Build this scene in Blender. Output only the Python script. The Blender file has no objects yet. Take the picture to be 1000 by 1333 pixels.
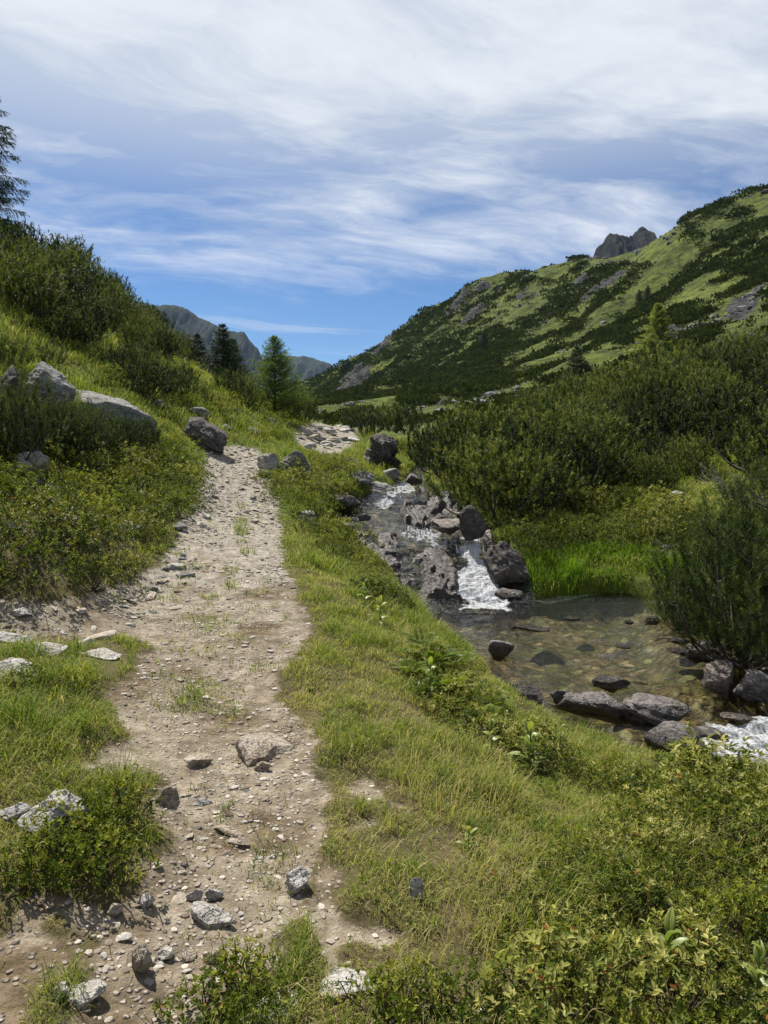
import bpy, math, random
import numpy as np
from mathutils import Vector, Matrix

R = math.radians
sc = bpy.context.scene
COL = sc.collection
rng = np.random.default_rng(11)
random.seed(5)

# ------------------------------------------------------------------ camera model (photo pixels 1000 x 1333)
F, CX, CY, HY, CAMZ = 950.0, 500.0, 666.5, 590.0, 1.6
PITCH = math.atan((CY - HY) / F)
CP, SP = math.cos(PITCH), math.sin(PITCH)


def ray(px, py):
    r = (px - CX) / F
    u = (CY - py) / F
    return np.array([r, CP + u * SP, -SP + u * CP])


def at_d(px, py, d):
    v = ray(px, py)
    return np.array([0, 0, CAMZ]) + v * (d / v[1])


def at_z(px, py, z):
    v = ray(px, py)
    return np.array([0, 0, CAMZ]) + v * ((z - CAMZ) / v[2])


def project(x, y, z):
    zz = z - CAMZ
    f = y * CP - zz * SP
    u = y * SP + zz * CP
    f = np.where(f < 0.05, 0.05, f)
    return CX + F * x / f, CY - F * u / f


# ------------------------------------------------------------------ noise
def _hash(ix, iy, iz, seed):
    h = (ix.astype(np.int64) * 374761393 + iy.astype(np.int64) * 668265263 + iz.astype(np.int64) * 1274126177 + seed * 97531) & 0xFFFFFFFF
    h = ((h ^ (h >> 13)) * 1274126177) & 0xFFFFFFFF
    h = ((h ^ (h >> 16)) * 2246822519) & 0xFFFFFFFF
    return ((h ^ (h >> 15)) & 0xFFFFFF) / float(0xFFFFFF)


def vnoise(x, y, z=None, seed=0):
    """value noise in -1..1"""
    x = np.asarray(x, float); y = np.asarray(y, float)
    z = np.zeros_like(x) if z is None else np.asarray(z, float)
    x0, y0, z0 = np.floor(x), np.floor(y), np.floor(z)
    fx, fy, fz = x - x0, y - y0, z - z0
    fx = fx * fx * fx * (fx * (fx * 6 - 15) + 10)
    fy = fy * fy * fy * (fy * (fy * 6 - 15) + 10)
    fz = fz * fz * fz * (fz * (fz * 6 - 15) + 10)
    out = 0
    flat = not np.any(z)
    for dz in ((0,) if flat else (0, 1)):
        wz = 1.0 if flat else (fz if dz else 1 - fz)
        for dy in (0, 1):
            wy = fy if dy else 1 - fy
            for dx in (0, 1):
                wx = fx if dx else 1 - fx
                out = out + _hash(x0 + dx, y0 + dy, z0 + dz, seed) * wx * wy * wz
    return out * 2 - 1


def fbm(x, y, z=None, octv=4, seed=0, gain=0.5, lac=2.03):
    a, s, t = 1.0, 0.0, 0.0
    f = 1.0
    for o in range(octv):
        s = s + a * vnoise(np.asarray(x) * f + 13.7 * o, np.asarray(y) * f - 7.1 * o, None if z is None else np.asarray(z) * f + 3.3 * o, seed + o * 17)
        t += a
        a *= gain
        f *= lac
    return s / t * 1.6


def sstep(a, b, x):
    t = np.clip((x - a) / (b - a), 0, 1)
    return t * t * (3 - 2 * t)


def in_poly(px, py, poly):
    px = np.asarray(px, float); py = np.asarray(py, float)
    c = np.zeros(px.shape, bool)
    n = len(poly)
    for i in range(n):
        x1, y1 = poly[i]
        x2, y2 = poly[(i + 1) % n]
        if y1 == y2:
            continue
        k = ((y1 > py) != (y2 > py)) & (px < (x2 - x1) * (py - y1) / (y2 - y1) + x1)
        c ^= k
    return c


class TPS:
    def __init__(self, pts, val, lam=0.0):
        self.p = np.asarray(pts, float)
        n = len(self.p)
        K = self.k(self.p, self.p) + lam * np.eye(n)
        A = np.zeros((n + 3, n + 3))
        A[:n, :n] = K
        A[:n, n] = 1
        A[:n, n + 1:] = self.p
        A[n:, :n] = A[:n, n:].T
        b = np.zeros(n + 3)
        b[:n] = val
        self.w = np.linalg.solve(A, b)

    @staticmethod
    def k(a, b):
        d2 = ((a[:, None, :] - b[None, :, :]) ** 2).sum(-1)
        return 0.5 * d2 * np.log(d2 + 1e-12)

    def __call__(self, q):
        q = np.asarray(q, float)
        out = np.empty(len(q))
        n = len(self.p)
        for i in range(0, len(q), 20000):
            c = q[i:i + 20000]
            out[i:i + 20000] = self.k(c, self.p) @ self.w[:n] + self.w[n] + c @ self.w[n + 1:]
        return out


# ------------------------------------------------------------------ mesh from arrays
def make_mesh(name, verts, faces_list, attrs=None, smooth=False, mats=None, mat_idx=None):
    """faces_list: list of (n,k) int arrays"""
    me = bpy.data.meshes.new(name)
    verts = np.ascontiguousarray(verts, np.float32).reshape(-1, 3)
    me.vertices.add(len(verts))
    me.vertices.foreach_set('co', verts.ravel())
    faces_list = [np.asarray(f, np.int32) for f in faces_list if len(f)]
    loops = np.concatenate([f.ravel() for f in faces_list])
    sizes = np.concatenate([np.full(len(f), f.shape[1], np.int32) for f in faces_list])
    starts = np.concatenate([[0], np.cumsum(sizes)[:-1]]).astype(np.int32)
    me.loops.add(len(loops))
    me.loops.foreach_set('vertex_index', loops)
    me.polygons.add(len(sizes))
    me.polygons.foreach_set('loop_start', starts)
    try:
        me.polygons.foreach_set('loop_total', sizes)
    except Exception:
        pass
    me.polygons.foreach_set('use_smooth', np.full(len(sizes), bool(smooth)))
    if mat_idx is not None:
        me.polygons.foreach_set('material_index', np.asarray(mat_idx, np.int32))
    for k, v in (attrs or {}).items():
        a = me.attributes.new(k, 'FLOAT', 'POINT')
        a.data.foreach_set('value', np.ascontiguousarray(v, np.float32))
    for m in (mats or []):
        me.materials.append(m)
    me.update(calc_edges=True)
    me.validate()
    return me


def link(name, data, parent=None, loc=(0, 0, 0), rot=(0, 0, 0), scale=None):
    o = bpy.data.objects.new(name, data)
    COL.objects.link(o)
    o.location = loc
    o.rotation_euler = rot
    if scale is not None:
        o.scale = (scale,) * 3 if isinstance(scale, (int, float)) else scale
    if parent:
        o.parent = parent
    return o


def tag(o, label=None, cat=None, group=None, kind=None):
    if label:
        o['label'] = label
    if cat:
        o['category'] = cat
    if group:
        o['group'] = group
    if kind:
        o['kind'] = kind
    return o


def copy_tree(o, parent=None):
    c = o.copy()
    COL.objects.link(c)
    c.parent = parent
    for ch in o.children:
        copy_tree(ch, c)
    return c


def tubes(paths, sides=5):
    """paths: list of (pts(n,3), radii(n)) -> verts, quads"""
    V, Q, n0 = [], [], 0
    ang = np.linspace(0, 2 * math.pi, sides, endpoint=False)
    for pts, rad in paths:
        pts = np.asarray(pts, float)
        rad = np.asarray(rad, float)
        t = np.gradient(pts, axis=0)
        t /= np.linalg.norm(t, axis=1)[:, None] + 1e-9
        ref = np.where(np.abs(t[:, 2:3]) > 0.9, np.array([[1.0, 0, 0]]), np.array([[0, 0, 1.0]]))
        a = np.cross(t, ref)
        a /= np.linalg.norm(a, axis=1)[:, None] + 1e-9
        b = np.cross(t, a)
        ring = pts[:, None, :] + rad[:, None, None] * (a[:, None, :] * np.cos(ang)[None, :, None] + b[:, None, :] * np.sin(ang)[None, :, None])
        n = len(pts)
        V.append(ring.reshape(-1, 3))
        i = np.arange(n - 1)[:, None] * sides
        j = np.arange(sides)[None, :]
        j2 = (j + 1) % sides
        q = np.stack([i + j, i + j2, i + sides + j2, i + sides + j], -1).reshape(-1, 4) + n0
        Q.append(q)
        n0 += n * sides
    return np.concatenate(V), np.concatenate(Q)


def unit(v):
    return v / (np.linalg.norm(v, axis=-1, keepdims=True) + 1e-9)


def leaves6(p, d, nrm, L, Wd, fold=0.25, droop=0.0):
    """folded leaf of two quads; p base, d direction, nrm approximate normal. returns verts(N*6,3), quads(2N,4)"""
    d = unit(d)
    s = unit(np.cross(d, nrm))
    n = unit(np.cross(s, d))
    L = np.asarray(L)[:, None]
    Wd = np.asarray(Wd)[:, None]
    base = p
    l1 = p + d * L * 0.35 + s * Wd * 0.42 + n * Wd * fold
    l2 = p + d * L * 0.72 + s * Wd * 0.40 + n * (Wd * fold - droop * L * 0.4)
    tip = p + d * L - n * droop * L
    r2 = p + d * L * 0.72 - s * Wd * 0.40 + n * (Wd * fold - droop * L * 0.4)
    r1 = p + d * L * 0.35 - s * Wd * 0.42 + n * Wd * fold
    V = np.stack([base, l1, l2, tip, r2, r1], 1).reshape(-1, 3)
    k = np.arange(len(p))[:, None] * 6
    Q = np.concatenate([k + np.array([[0, 1, 2, 3]]), k + np.array([[0, 3, 4, 5]])])
    return V, Q


def blades(p, d, side, H, Wd, bend):
    """grass blades: quad + quad + tri. p base, d = lean dir (unit horizontal), H height, bend = horizontal reach as fraction"""
    H = np.asarray(H)[:, None]; Wd = np.asarray(Wd)[:, None]; bend = np.asarray(bend)[:, None]
    up = np.array([[0, 0, 1.0]])
    m1 = p + up * H * 0.45 + d * H * bend * 0.22
    m2 = p + up * H * 0.80 + d * H * bend * 0.58
    tip = p + up * H * (1.0 - 0.25 * np.minimum(bend, 1.5)) + d * H * bend
    V = np.stack([p - side * Wd * 0.5, p + side * Wd * 0.5, m1 - side * Wd * 0.45, m1 + side * Wd * 0.45,
                  m2 - side * Wd * 0.28, m2 + side * Wd * 0.28, tip], 1).reshape(-1, 3)
    k = np.arange(len(p))[:, None] * 7
    Q = np.concatenate([k + np.array([[0, 1, 3, 2]]), k + np.array([[2, 3, 5, 4]])])
    T = k + np.array([[4, 5, 6]])
    return V, Q, T
# ------------------------------------------------------------------ terrain control points, (px, py, d) measured from the picture with a guess of distance
NEAR_Z = [  # (px, py, z)
    (0, 1333, .06), (120, 1333, .04), (230, 1333, 0), (500, 1333, -.02), (800, 1333, -.1), (1000, 1333, -.16),
    (0, 1200, .10), (0, 1100, .16), (150, 1080, .09), (300, 1100, 0), (450, 1100, 0), (600, 1100, -.05), (800, 1100, -.2), (1000, 1090, -.34),
    (0, 960, .25), (100, 960, .13), (300, 960, .02), (450, 960, 0), (560, 960, -.08), (680, 960, -.38), (740, 995, -.50), (830, 1020, -.60), (920, 1025, -.66), (1000, 1025, -.68),
    (0, 860, .30), (100, 850, .17), (300, 860, .06), (450, 860, .02), (560, 850, -.13), (640, 885, -.50), (600, 845, -.42),
    (0, 800, .30), (150, 790, .18), (300, 790, .12), (420, 790, .07), (490, 790, -.12), (545, 805, -.50),
    (0, 750, .52), (130, 745, .36), (200, 740, .28), (300, 740, .25), (400, 740, .17), (455, 745, -.12),
    (0, 700, .86), (100, 695, .75), (200, 700, .48), (300, 700, .42), (380, 700, .32), (425, 705, .12),
]
NEAR_D = [  # (px, py, d)
    (0, 650, 8.2), (100, 650, 9.5), (200, 650, 11.5), (260, 650, 12.8), (310, 650, 13.5), (375, 650, 14.2), (425, 652, 15.3),
    (0, 600, 9.5), (100, 600, 11), (200, 600, 14), (300, 600, 16.5), (380, 603, 17), (440, 615, 18.5), (470, 618, 19.5),
    (0, 560, 11), (100, 560, 13), (200, 560, 16), (260, 562, 18.5), (310, 578, 19), (360, 568, 22), (400, 585, 22), (425, 572, 26), (450, 556, 32), (400, 553, 33),
    (500, 600, 23), (480, 580, 27), (520, 590, 27),
    (0, 520, 13), (100, 510, 15.5), (200, 520, 19), (300, 520, 24), (350, 530, 28),
    (0, 440, 17), (100, 450, 19.5), (200, 450, 25), (250, 480, 27),
    (0, 380, 27), (100, 400, 29), (170, 430, 30),
    (0, 335, 38), (100, 368, 38), (180, 415, 38), (240, 470, 36), (300, 508, 36), (380, 540, 37),
    # across the stream
    (700, 733, 13.7), (790, 735, 13.5), (870, 745, 13.2), (700, 690, 15), (800, 690, 15.2), (900, 690, 14.5), (860, 640, 18.5), (760, 650, 18), (1000, 650, 16),
    (940, 850, 9.4), (1000, 830, 9.2), (1060, 870, 8), (950, 780, 10.6), (1050, 740, 10.8),
    (640, 660, 16.5), (600, 625, 19), (570, 612, 22), (700, 600, 21), (800, 600, 22), (900, 590, 24), (1000, 572, 24), (580, 582, 30), (700, 568, 32), (800, 550, 35), (900, 530, 38), (1000, 510, 38),
    (1000, 475, 55), (900, 490, 55), (800, 515, 55), (700, 537, 55), (600, 551, 55), (500, 555, 55), (450, 555, 65),
    (1100, 470, 45), (1200, 540, 25),
]
NEAR_W = [(-2, -2, .05), (0, 0, 0), (2, -2, -.1), (3.2, 0.5, -.35), (-3, 0, .3), (0, -2.5, 0), (4, 2.2, -.6), (3.4, -2, -.3), (-4, -2, .4),
          (-30, 55, 13), (-15, 52, 8), (-8, 48, 3.5), (-45, 50, 21), (-45, 25, 18), (-60, 60, 26), (-15, 12, 8), (-20, 25, 12.5), (-8, 6, 2.3), (-8, 2, 1.9), (-12, 0, 3.2),
          (-20, 4, 7), (8, 5, -.5), (9, 9, .2), (12, 12, 1.2), (14, 6, .6), (20, 15, 3), (35, 30, 8), (45, 55, 14)]
FAR = [  # (px, py, d)
    (450, 547, 110), (420, 541, 150), (520, 542, 130), (600, 541, 110), (700, 533, 95), (800, 507, 85), (900, 485, 80), (1000, 462, 75), (1150, 420, 70), (1300, 380, 70),
    (420, 522, 330), (500, 512, 280), (600, 500, 220), (700, 482, 190), (800, 455, 165), (900, 432, 150), (1000, 402, 140), (1150, 345, 130), (1300, 300, 125),
    (450, 492, 480), (500, 473, 440), (600, 435, 370), (700, 412, 320), (800, 375, 275), (900, 343, 240), (1000, 312, 215), (1150, 260, 200),
    (398, 506, 520), (440, 482, 560), (480, 466, 560), (497, 455, 545), (520, 430, 520), (600, 386, 470), (640, 365, 450), (680, 353, 430), (760, 346, 405), (800, 336, 390),
    (850, 335, 372), (880, 322, 350), (920, 279, 325), (960, 258, 305), (1000, 240, 290), (1150, 180, 270), (1300, 140, 260),
    (0, 470, 130), (150, 500, 130), (250, 515, 130), (330, 530, 130), (390, 541, 130), (380, 530, 330), (330, 520, 330), (250, 500, 300), (100, 470, 300), (-200, 400, 120),
]
OX, OY = 0.0, -3.0


def polar(x, y):
    r = np.hypot(x - OX, y - OY)
    return np.arctan2(x - OX, y - OY), np.log(r)


_n = [at_z(*p) for p in NEAR_Z] + [at_d(*p) for p in NEAR_D] + [np.array(p, float) for p in NEAR_W]
_n = np.array(_n)
KT = 1.25
_th, _u = polar(_n[:, 0], _n[:, 1])
_tn = TPS(np.stack([_th * KT, _u], 1), _n[:, 2], 2e-4)
_f = [at_d(*p) for p in FAR]
SKYLINE = FAR[27:44]
for p in SKYLINE:
    q = at_d(*p)
    _f.append(np.array([q[0] * 1.22, q[1] * 1.22, q[2] * 0.86]))
    _f.append(np.array([q[0] * 1.5, q[1] * 1.5, q[2] * 0.7]))
_f += [np.array(p, float) for p in _n if math.hypot(p[0], p[1]) > 48]
_f = np.array(_f)
_th, _u = polar(_f[:, 0], _f[:, 1])
_fr = np.hypot(_f[:, 0], _f[:, 1] + 3)
_tf = TPS(np.stack([_th * KT, _u], 1), (_f[:, 2] - CAMZ) / _fr, 1e-5)

# ------------------------------------------------------------------ stream: pairs of (left shore, right shore) pixels with the water level
STREAM = [((1480, 1260, -1.42), (1800, 1010, -1.48)), ((1150, 1085, -1.22), (1300, 930, -1.22)), ((1020, 1022, -1.10), (1090, 915, -1.10)), ((900, 998, -1.02), (990, 893, -1.0)), ((790, 975, -.94), (940, 868, -.93)),
          ((690, 935, -.9), (908, 832, -.9)), ((640, 885, -.9), (893, 806, -.9)), ((595, 833, -.9), (880, 785, -.9)), ((545, 793, -.9), (770, 774, -.9)),
          ((515, 774, -.88), (690, 785, -.90)), ((490, 757, -.70), (672, 758, -.66)), ((475, 735, -.46), (655, 728, -.36)), ((450, 702, -.08), (643, 706, -.12)),
          ((435, 685, .08), (628, 688, .02)), ((430, 668, .28), (610, 670, .26)), ((455, 655, .46), (590, 655, .46)), ((480, 645, .60), (565, 640, .64)),
          ((497, 637, .70), (552, 630, .80)), ((520, 626, .85), (549, 622, .92)), ((533, 618, 1.0), (553, 614, 1.02)), ((545, 608, 1.12), (562, 606, 1.14))]
_L = np.array([at_z(*a) for a, b in STREAM])
_R = np.array([at_z(*b) for a, b in STREAM])


def _cr(P, n):
    """Catmull-Rom resample"""
    m = len(P)
    t = np.linspace(0, m - 1.0001, n)
    i = np.floor(t).astype(int)
    f = (t - i)[:, None]
    g = lambda k: P[np.clip(i + k, 0, m - 1)]
    p0, p1, p2, p3 = g(-1), g(0), g(1), g(2)
    return 0.5 * ((2 * p1) + (-p0 + p2) * f + (2 * p0 - 5 * p1 + 4 * p2 - p3) * f ** 2 + (-p0 + 3 * p1 - 3 * p2 + p3) * f ** 3)


SL, SR = _cr(_L, 150), _cr(_R, 150)


def stream_sd(x, y):
    """signed distance to the stream outline (negative inside) and the water level of the nearest part"""
    poly = np.concatenate([SL[:, :2], SR[::-1, :2]])
    a = poly
    b = np.roll(poly, -1, 0)
    out = np.full(len(x), 1e3)
    for i in range(0, len(x), 20000):
        q = np.stack([x[i:i + 20000], y[i:i + 20000]], 1)
        ab = (b - a)[None]
        t = np.clip(((q[:, None] - a[None]) * ab).sum(-1) / ((ab ** 2).sum(-1) + 1e-9), 0, 1)
        d = np.sqrt((((a[None] + ab * t[..., None]) - q[:, None]) ** 2).sum(-1))
        out[i:i + 20000] = d.min(1)
    ins = in_poly(x, y, poly)
    out[ins] *= -1
    S = np.concatenate([SL, (SL + SR) / 2, SR, SL * .75 + SR * .25, SL * .25 + SR * .75])
    wz = np.empty(len(x))
    for i in range(0, len(x), 20000):
        q = np.stack([x[i:i + 20000], y[i:i + 20000]], 1)
        d2 = ((q[:, None] - S[None, :, :2]) ** 2).sum(-1)
        k = np.argsort(d2, axis=1)[:, :1] if False else d2.argmin(1)
        wz[i:i + 20000] = S[k, 2]
    return out, wz


# ------------------------------------------------------------------ ground zones, polygons in photo pixels of ground points
PATH_POLY = [(20, 1400), (45, 1300), (95, 1225), (150, 1160), (205, 1095), (228, 1020), (190, 985), (118, 1000), (105, 985), (140, 955), (150, 905), (183, 850), (165, 812), (90, 838), (10, 815), (-60, 790),
             (20, 778), (120, 772), (185, 748), (222, 715), (245, 670), (262, 640), (268, 605), (270, 583), (335, 581), (352, 620), (366, 680), (378, 735), (388, 775), (410, 798), (405, 822), (368, 850),
             (370, 905), (412, 955), (425, 1010), (410, 1080), (392, 1180), (335, 1240), (290, 1300), (270, 1400)]
FARPATH_POLY = [(383, 565), (395, 553), (430, 550), (458, 556), (466, 570), (440, 592), (415, 594), (395, 583)]
ISLANDS = [[(250, 775), (262, 745), (300, 728), (312, 745), (300, 775), (270, 783)], [(282, 826), (300, 817), (328, 822), (325, 834), (295, 835)],
           [(215, 930), (240, 895), (270, 885), (320, 900), (322, 930), (280, 952), (230, 948)], [(222, 770), (240, 762), (245, 774), (228, 776)],
           [(305, 700), (308, 655), (318, 655), (326, 718), (318, 728)], [(100, 840), (140, 830), (170, 850), (150, 880), (110, 880)]]

NTH, NU = 480, 1420
TH = np.linspace(R(-62), R(62), NTH)
U = np.linspace(math.log(1.3), math.log(800), NU)
GT, GU = np.meshgrid(TH, U)
gr = np.exp(GU)
gx = OX + gr * np.sin(GT)
gy = OY + gr * np.cos(GT)
q = np.stack([GT.ravel() * KT, GU.ravel()], 1)
rr = gr.ravel()
zn = np.zeros(rr.shape)
m = rr < 95
zn[m] = _tn(q[m])
zf = np.zeros(rr.shape)
m2 = rr > 45
zf[m2] = _tf(q[m2]) * rr[m2] + CAMZ
w = sstep(math.log(52), math.log(90), GU.ravel())
gz = zn * (1 - w) + zf * w
X, Y = gx.ravel(), gy.ravel()
# small relief
near = 1 - sstep(40, 90, rr)
rel = fbm(X * .55, Y * .55, octv=3, seed=3) * .07 * sstep(6, 14, rr) + fbm(X * 2.1, Y * 2.1, octv=4, seed=5) * .035
px, py = project(X, Y, gz)
wx_ = X + fbm(X * 2.2, Y * 2.2, octv=5, seed=21, gain=.65) * .16
wy_ = Y + fbm(X * 2.2, Y * 2.2, octv=5, seed=22, gain=.65) * .26
ppx, ppy = project(wx_, wy_, gz)
front = Y > 0.5
path_m = in_poly(ppx, ppy, PATH_POLY) & front & (rr < 24)
for isl in ISLANDS[5:]:
    path_m &= ~in_poly(ppx, ppy, isl)
farpath_m = in_poly(ppx, ppy, FARPATH_POLY) & (Y > 18) & (Y < 45)
path_m |= farpath_m
# foot-worn path lies a little lower, blurred edge
pm = path_m.reshape(NU, NTH).astype(float)


def blur(a, k):
    for _ in range(k):
        a = (a + np.roll(a, 1, 0) + np.roll(a, -1, 0)) / 3
        a = (a + np.roll(a, 1, 1) + np.roll(a, -1, 1)) / 3
    return a


pms = blur(pm, 9).ravel()
worn = in_poly(px, py, [(-60, 1150), (60, 1165), (150, 1150), (110, 1230), (60, 1300), (30, 1400), (-60, 1400)]) | in_poly(px, py, [(560, 1275), (600, 1245), (690, 1265), (700, 1300), (640, 1330), (570, 1310)]) | in_poly(px, py, [(430, 1010), (520, 1000), (560, 1100), (520, 1220), (430, 1260), (400, 1200)])
pms = np.maximum(pms, worn * front * .62 * sstep(-.15, .35, fbm(X * 2.6, Y * 2.6, octv=3, seed=24)))
gz = gz + rel * near * (1 - .6 * pms) - .035 * pms
gz += near * pms * fbm(X * 9, Y * 9, octv=3, seed=8) * .012
# right mountain relief: gullies and crags
mt = sstep(75, 130, rr) * sstep(-.35, -.1, GT.ravel())
cliff_polys = [[(945, 388), (962, 376), (988, 370), (992, 396), (970, 418), (950, 414)], [(492, 455), (512, 435), (524, 432), (508, 462), (495, 475)],
               [(440, 500), (468, 482), (482, 486), (468, 508), (440, 512)], [(745, 358), (764, 352), (750, 385), (738, 388)], [(868, 428), (895, 424), (892, 444), (868, 442)]]
cl = np.zeros(rr.shape)
for c in cliff_polys:
    cl = np.maximum(cl, in_poly(px + fbm(X * .05, Y * .05, gz * .05, seed=31) * 10, py + fbm(X * .05 + 9, Y * .05, gz * .05, seed=32) * 8, c).astype(float))
cl *= (rr > 100)
cl = blur(cl.reshape(NU, NTH), 2).ravel()
bs, bt = (X * .73 + Y * .68), (-X * .68 + Y * .73)
gul = fbm(bs / 130, bt / 26, octv=4, seed=41)
gz += mt * gul * 0.011 * rr
rock_n = fbm(X * .045, Y * .045, gz * .07, octv=5, seed=44, gain=.6)
rock_s = fbm(bs / 45, bt / 14, octv=4, seed=47)
rockm = np.clip(sstep(.46, .70, rock_n * .62 + rock_s * .5) * mt + cl, 0, 1)
blk = np.floor(fbm(X * .09, Y * .09, gz * .12, octv=4, seed=45, gain=.6) * 5) / 5
gz += mt * rockm * (blk * .014 * rr + fbm(X * .3, Y * .3, gz * .3, octv=3, seed=46) * .004 * rr)
gz += mt * fbm(X * .03, Y * .03, octv=5, seed=48) * .010 * rr

# carve the stream
sd = np.full(rr.shape, 9.0)
wz = np.zeros(rr.shape)
bb = (X > -2.5) & (X < 9) & (Y > 1.5) & (Y < 28)
a_, b_ = stream_sd(X[bb], Y[bb])
sd[bb] = a_ + fbm(X[bb] * 2.5, Y[bb] * 2.5, octv=3, seed=51) * .10
wz[bb] = b_
depth = .17 + .20 * sstep(0, .9, -sd) + fbm(X * 3, Y * 3, octv=3, seed=52) * .07
bed = wz - depth - .16 * sstep(11.8, 12.3, Y) * sstep(15.0, 14.4, Y)
k = sstep(-.02, .30, sd)
inb = sd < .6
gz = np.where(inb, bed * (1 - k) + np.maximum(gz, wz + .06) * k, gz)
GZ = gz.reshape(NU, NTH)
PM = path_m.reshape(NU, NTH)
SD = sd.reshape(NU, NTH)
PMS = pms.reshape(NU, NTH)
ROCKM = rockm.reshape(NU, NTH)


def _gs(x, y, G):
    t, u = polar(np.asarray(x, float), np.asarray(y, float))
    a = np.clip((t - TH[0]) / (TH[1] - TH[0]), 0, NTH - 1.001)
    b = np.clip((u - U[0]) / (U[1] - U[0]), 0, NU - 1.001)
    i, j = np.floor(a).astype(int), np.floor(b).astype(int)
    fa, fb = a - i, b - j
    return G[j, i] * (1 - fa) * (1 - fb) + G[j, i + 1] * fa * (1 - fb) + G[j + 1, i] * (1 - fa) * fb + G[j + 1, i + 1] * fa * fb


def ground(x, y):
    return _gs(x, y, GZ)


def hit(px, py, dmin=1.2, dmax=700):
    """the ground point seen at a photo pixel"""
    v = ray(px, py)
    d = np.exp(np.linspace(math.log(dmin), math.log(dmax), 4000))
    P = np.array([0, 0, CAMZ]) + v[None] * (d / v[1])[:, None]
    g = P[:, 2] - ground(P[:, 0], P[:, 1])
    k = np.nonzero(g < 0)[0]
    i = k[0] if len(k) else len(d) - 1
    p = P[i].copy()
    p[2] = ground(p[0:1], p[1:2])[0]
    return p


def gnormal(x, y, e=.15):
    zx = (ground(np.array([x + e]), np.array([y])) - ground(np.array([x - e]), np.array([y])))[0] / (2 * e)
    zy = (ground(np.array([x]), np.array([y + e])) - ground(np.array([x]), np.array([y - e])))[0] / (2 * e)
    return Vector((-zx, -zy, 1)).normalized()
# ------------------------------------------------------------------ materials
class NT:
    def __init__(self, name):
        self.m = bpy.data.materials.new(name)
        self.m.use_nodes = True
        self.t = self.m.node_tree
        self.t.nodes.clear()
        self.out = self.t.nodes.new('ShaderNodeOutputMaterial')

    def n(self, kind, **kw):
        nd = self.t.nodes.new('ShaderNode' + kind)
        ins = kw.pop('ins', {})
        for k, v in kw.items():
            setattr(nd, k, v)
        for k, v in ins.items():
            self.set(nd, k, v)
        return nd

    def set(self, nd, k, v):
        s = nd.inputs[k]
        if isinstance(v, bpy.types.NodeSocket):
            self.t.links.new(v, s)
        elif isinstance(v, bpy.types.Node):
            self.t.links.new(v.outputs[0], s)
        else:
            s.default_value = v

    def noise(self, scale, detail=4, rough=.55, vec=None, dist=0.0):
        nd = self.n('TexNoise', ins={'Scale': scale, 'Detail': detail, 'Roughness': rough, 'Distortion': dist})
        if vec is not None:
            self.set(nd, 'Vector', vec)
        return nd.outputs['Fac']

    def coord(self, kind='Object'):
        return self.n('TexCoord').outputs[kind]

    def pos(self):
        return self.n('NewGeometry').outputs['Position']

    def mapv(self, vec, scale=(1, 1, 1), rot=(0, 0, 0)):
        return self.n('Mapping', ins={'Vector': vec, 'Scale': scale, 'Rotation': rot}).outputs[0]

    def attr(self, name):
        return self.n('Attribute', attribute_name=name).outputs['Fac']

    def math(self, op, a, b=0.0, c=0.0, clamp=False):
        nd = self.n('Math', operation=op, use_clamp=clamp)
        self.set(nd, 0, a); self.set(nd, 1, b)
        if op in ('MULTIPLY_ADD',):
            self.set(nd, 2, c)
        return nd.outputs[0]

    def ss(self, x, a, b):
        return self.n('MapRange', interpolation_type='SMOOTHSTEP', ins={'Value': x, 'From Min': a, 'From Max': b}).outputs[0]

    def ramp(self, fac, stops, interp='LINEAR'):
        nd = self.n('ValToRGB')
        nd.color_ramp.interpolation = interp
        e = nd.color_ramp.elements
        while len(e) > 1:
            e.remove(e[-1])
        for i, (p, c) in enumerate(stops):
            k = e[0] if i == 0 else e.new(p)
            k.position = p
            k.color = tuple(c) + (1,) if len(c) == 3 else c
        self.set(nd, 'Fac', fac)
        return nd.outputs[0]

    def mix(self, f, a, b, blend='MIX'):
        nd = self.n('Mix', data_type='RGBA', blend_type=blend)
        for k, v in ((0, f), (6, a), (7, b)):
            if isinstance(v, (tuple, list)) and len(v) == 3:
                v = tuple(v) + (1,)
            self.set(nd, k, v)
        return nd.outputs[2]

    def bump(self, h, strength=.5, dist=.02, normal=None):
        nd = self.n('Bump', ins={'Height': h, 'Strength': strength, 'Distance': dist})
        if normal is not None:
            self.set(nd, 'Normal', normal)
        return nd.outputs[0]

    def princ(self, col, rough=.8, spec=.3, normal=None, **kw):
        nd = self.n('BsdfPrincipled')
        if isinstance(col, (tuple, list)) and len(col) == 3:
            col = tuple(col) + (1,)
        self.set(nd, 'Base Color', col)
        self.set(nd, 'Roughness', rough)
        self.set(nd, 'Specular IOR Level', spec)
        if normal is not None:
            self.set(nd, 'Normal', normal)
        for k, v in kw.items():
            self.set(nd, k, v)
        return nd.outputs[0]

    def surf(self, s):
        self.t.links.new(s, self.out.inputs['Surface'])
        return self.m


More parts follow.
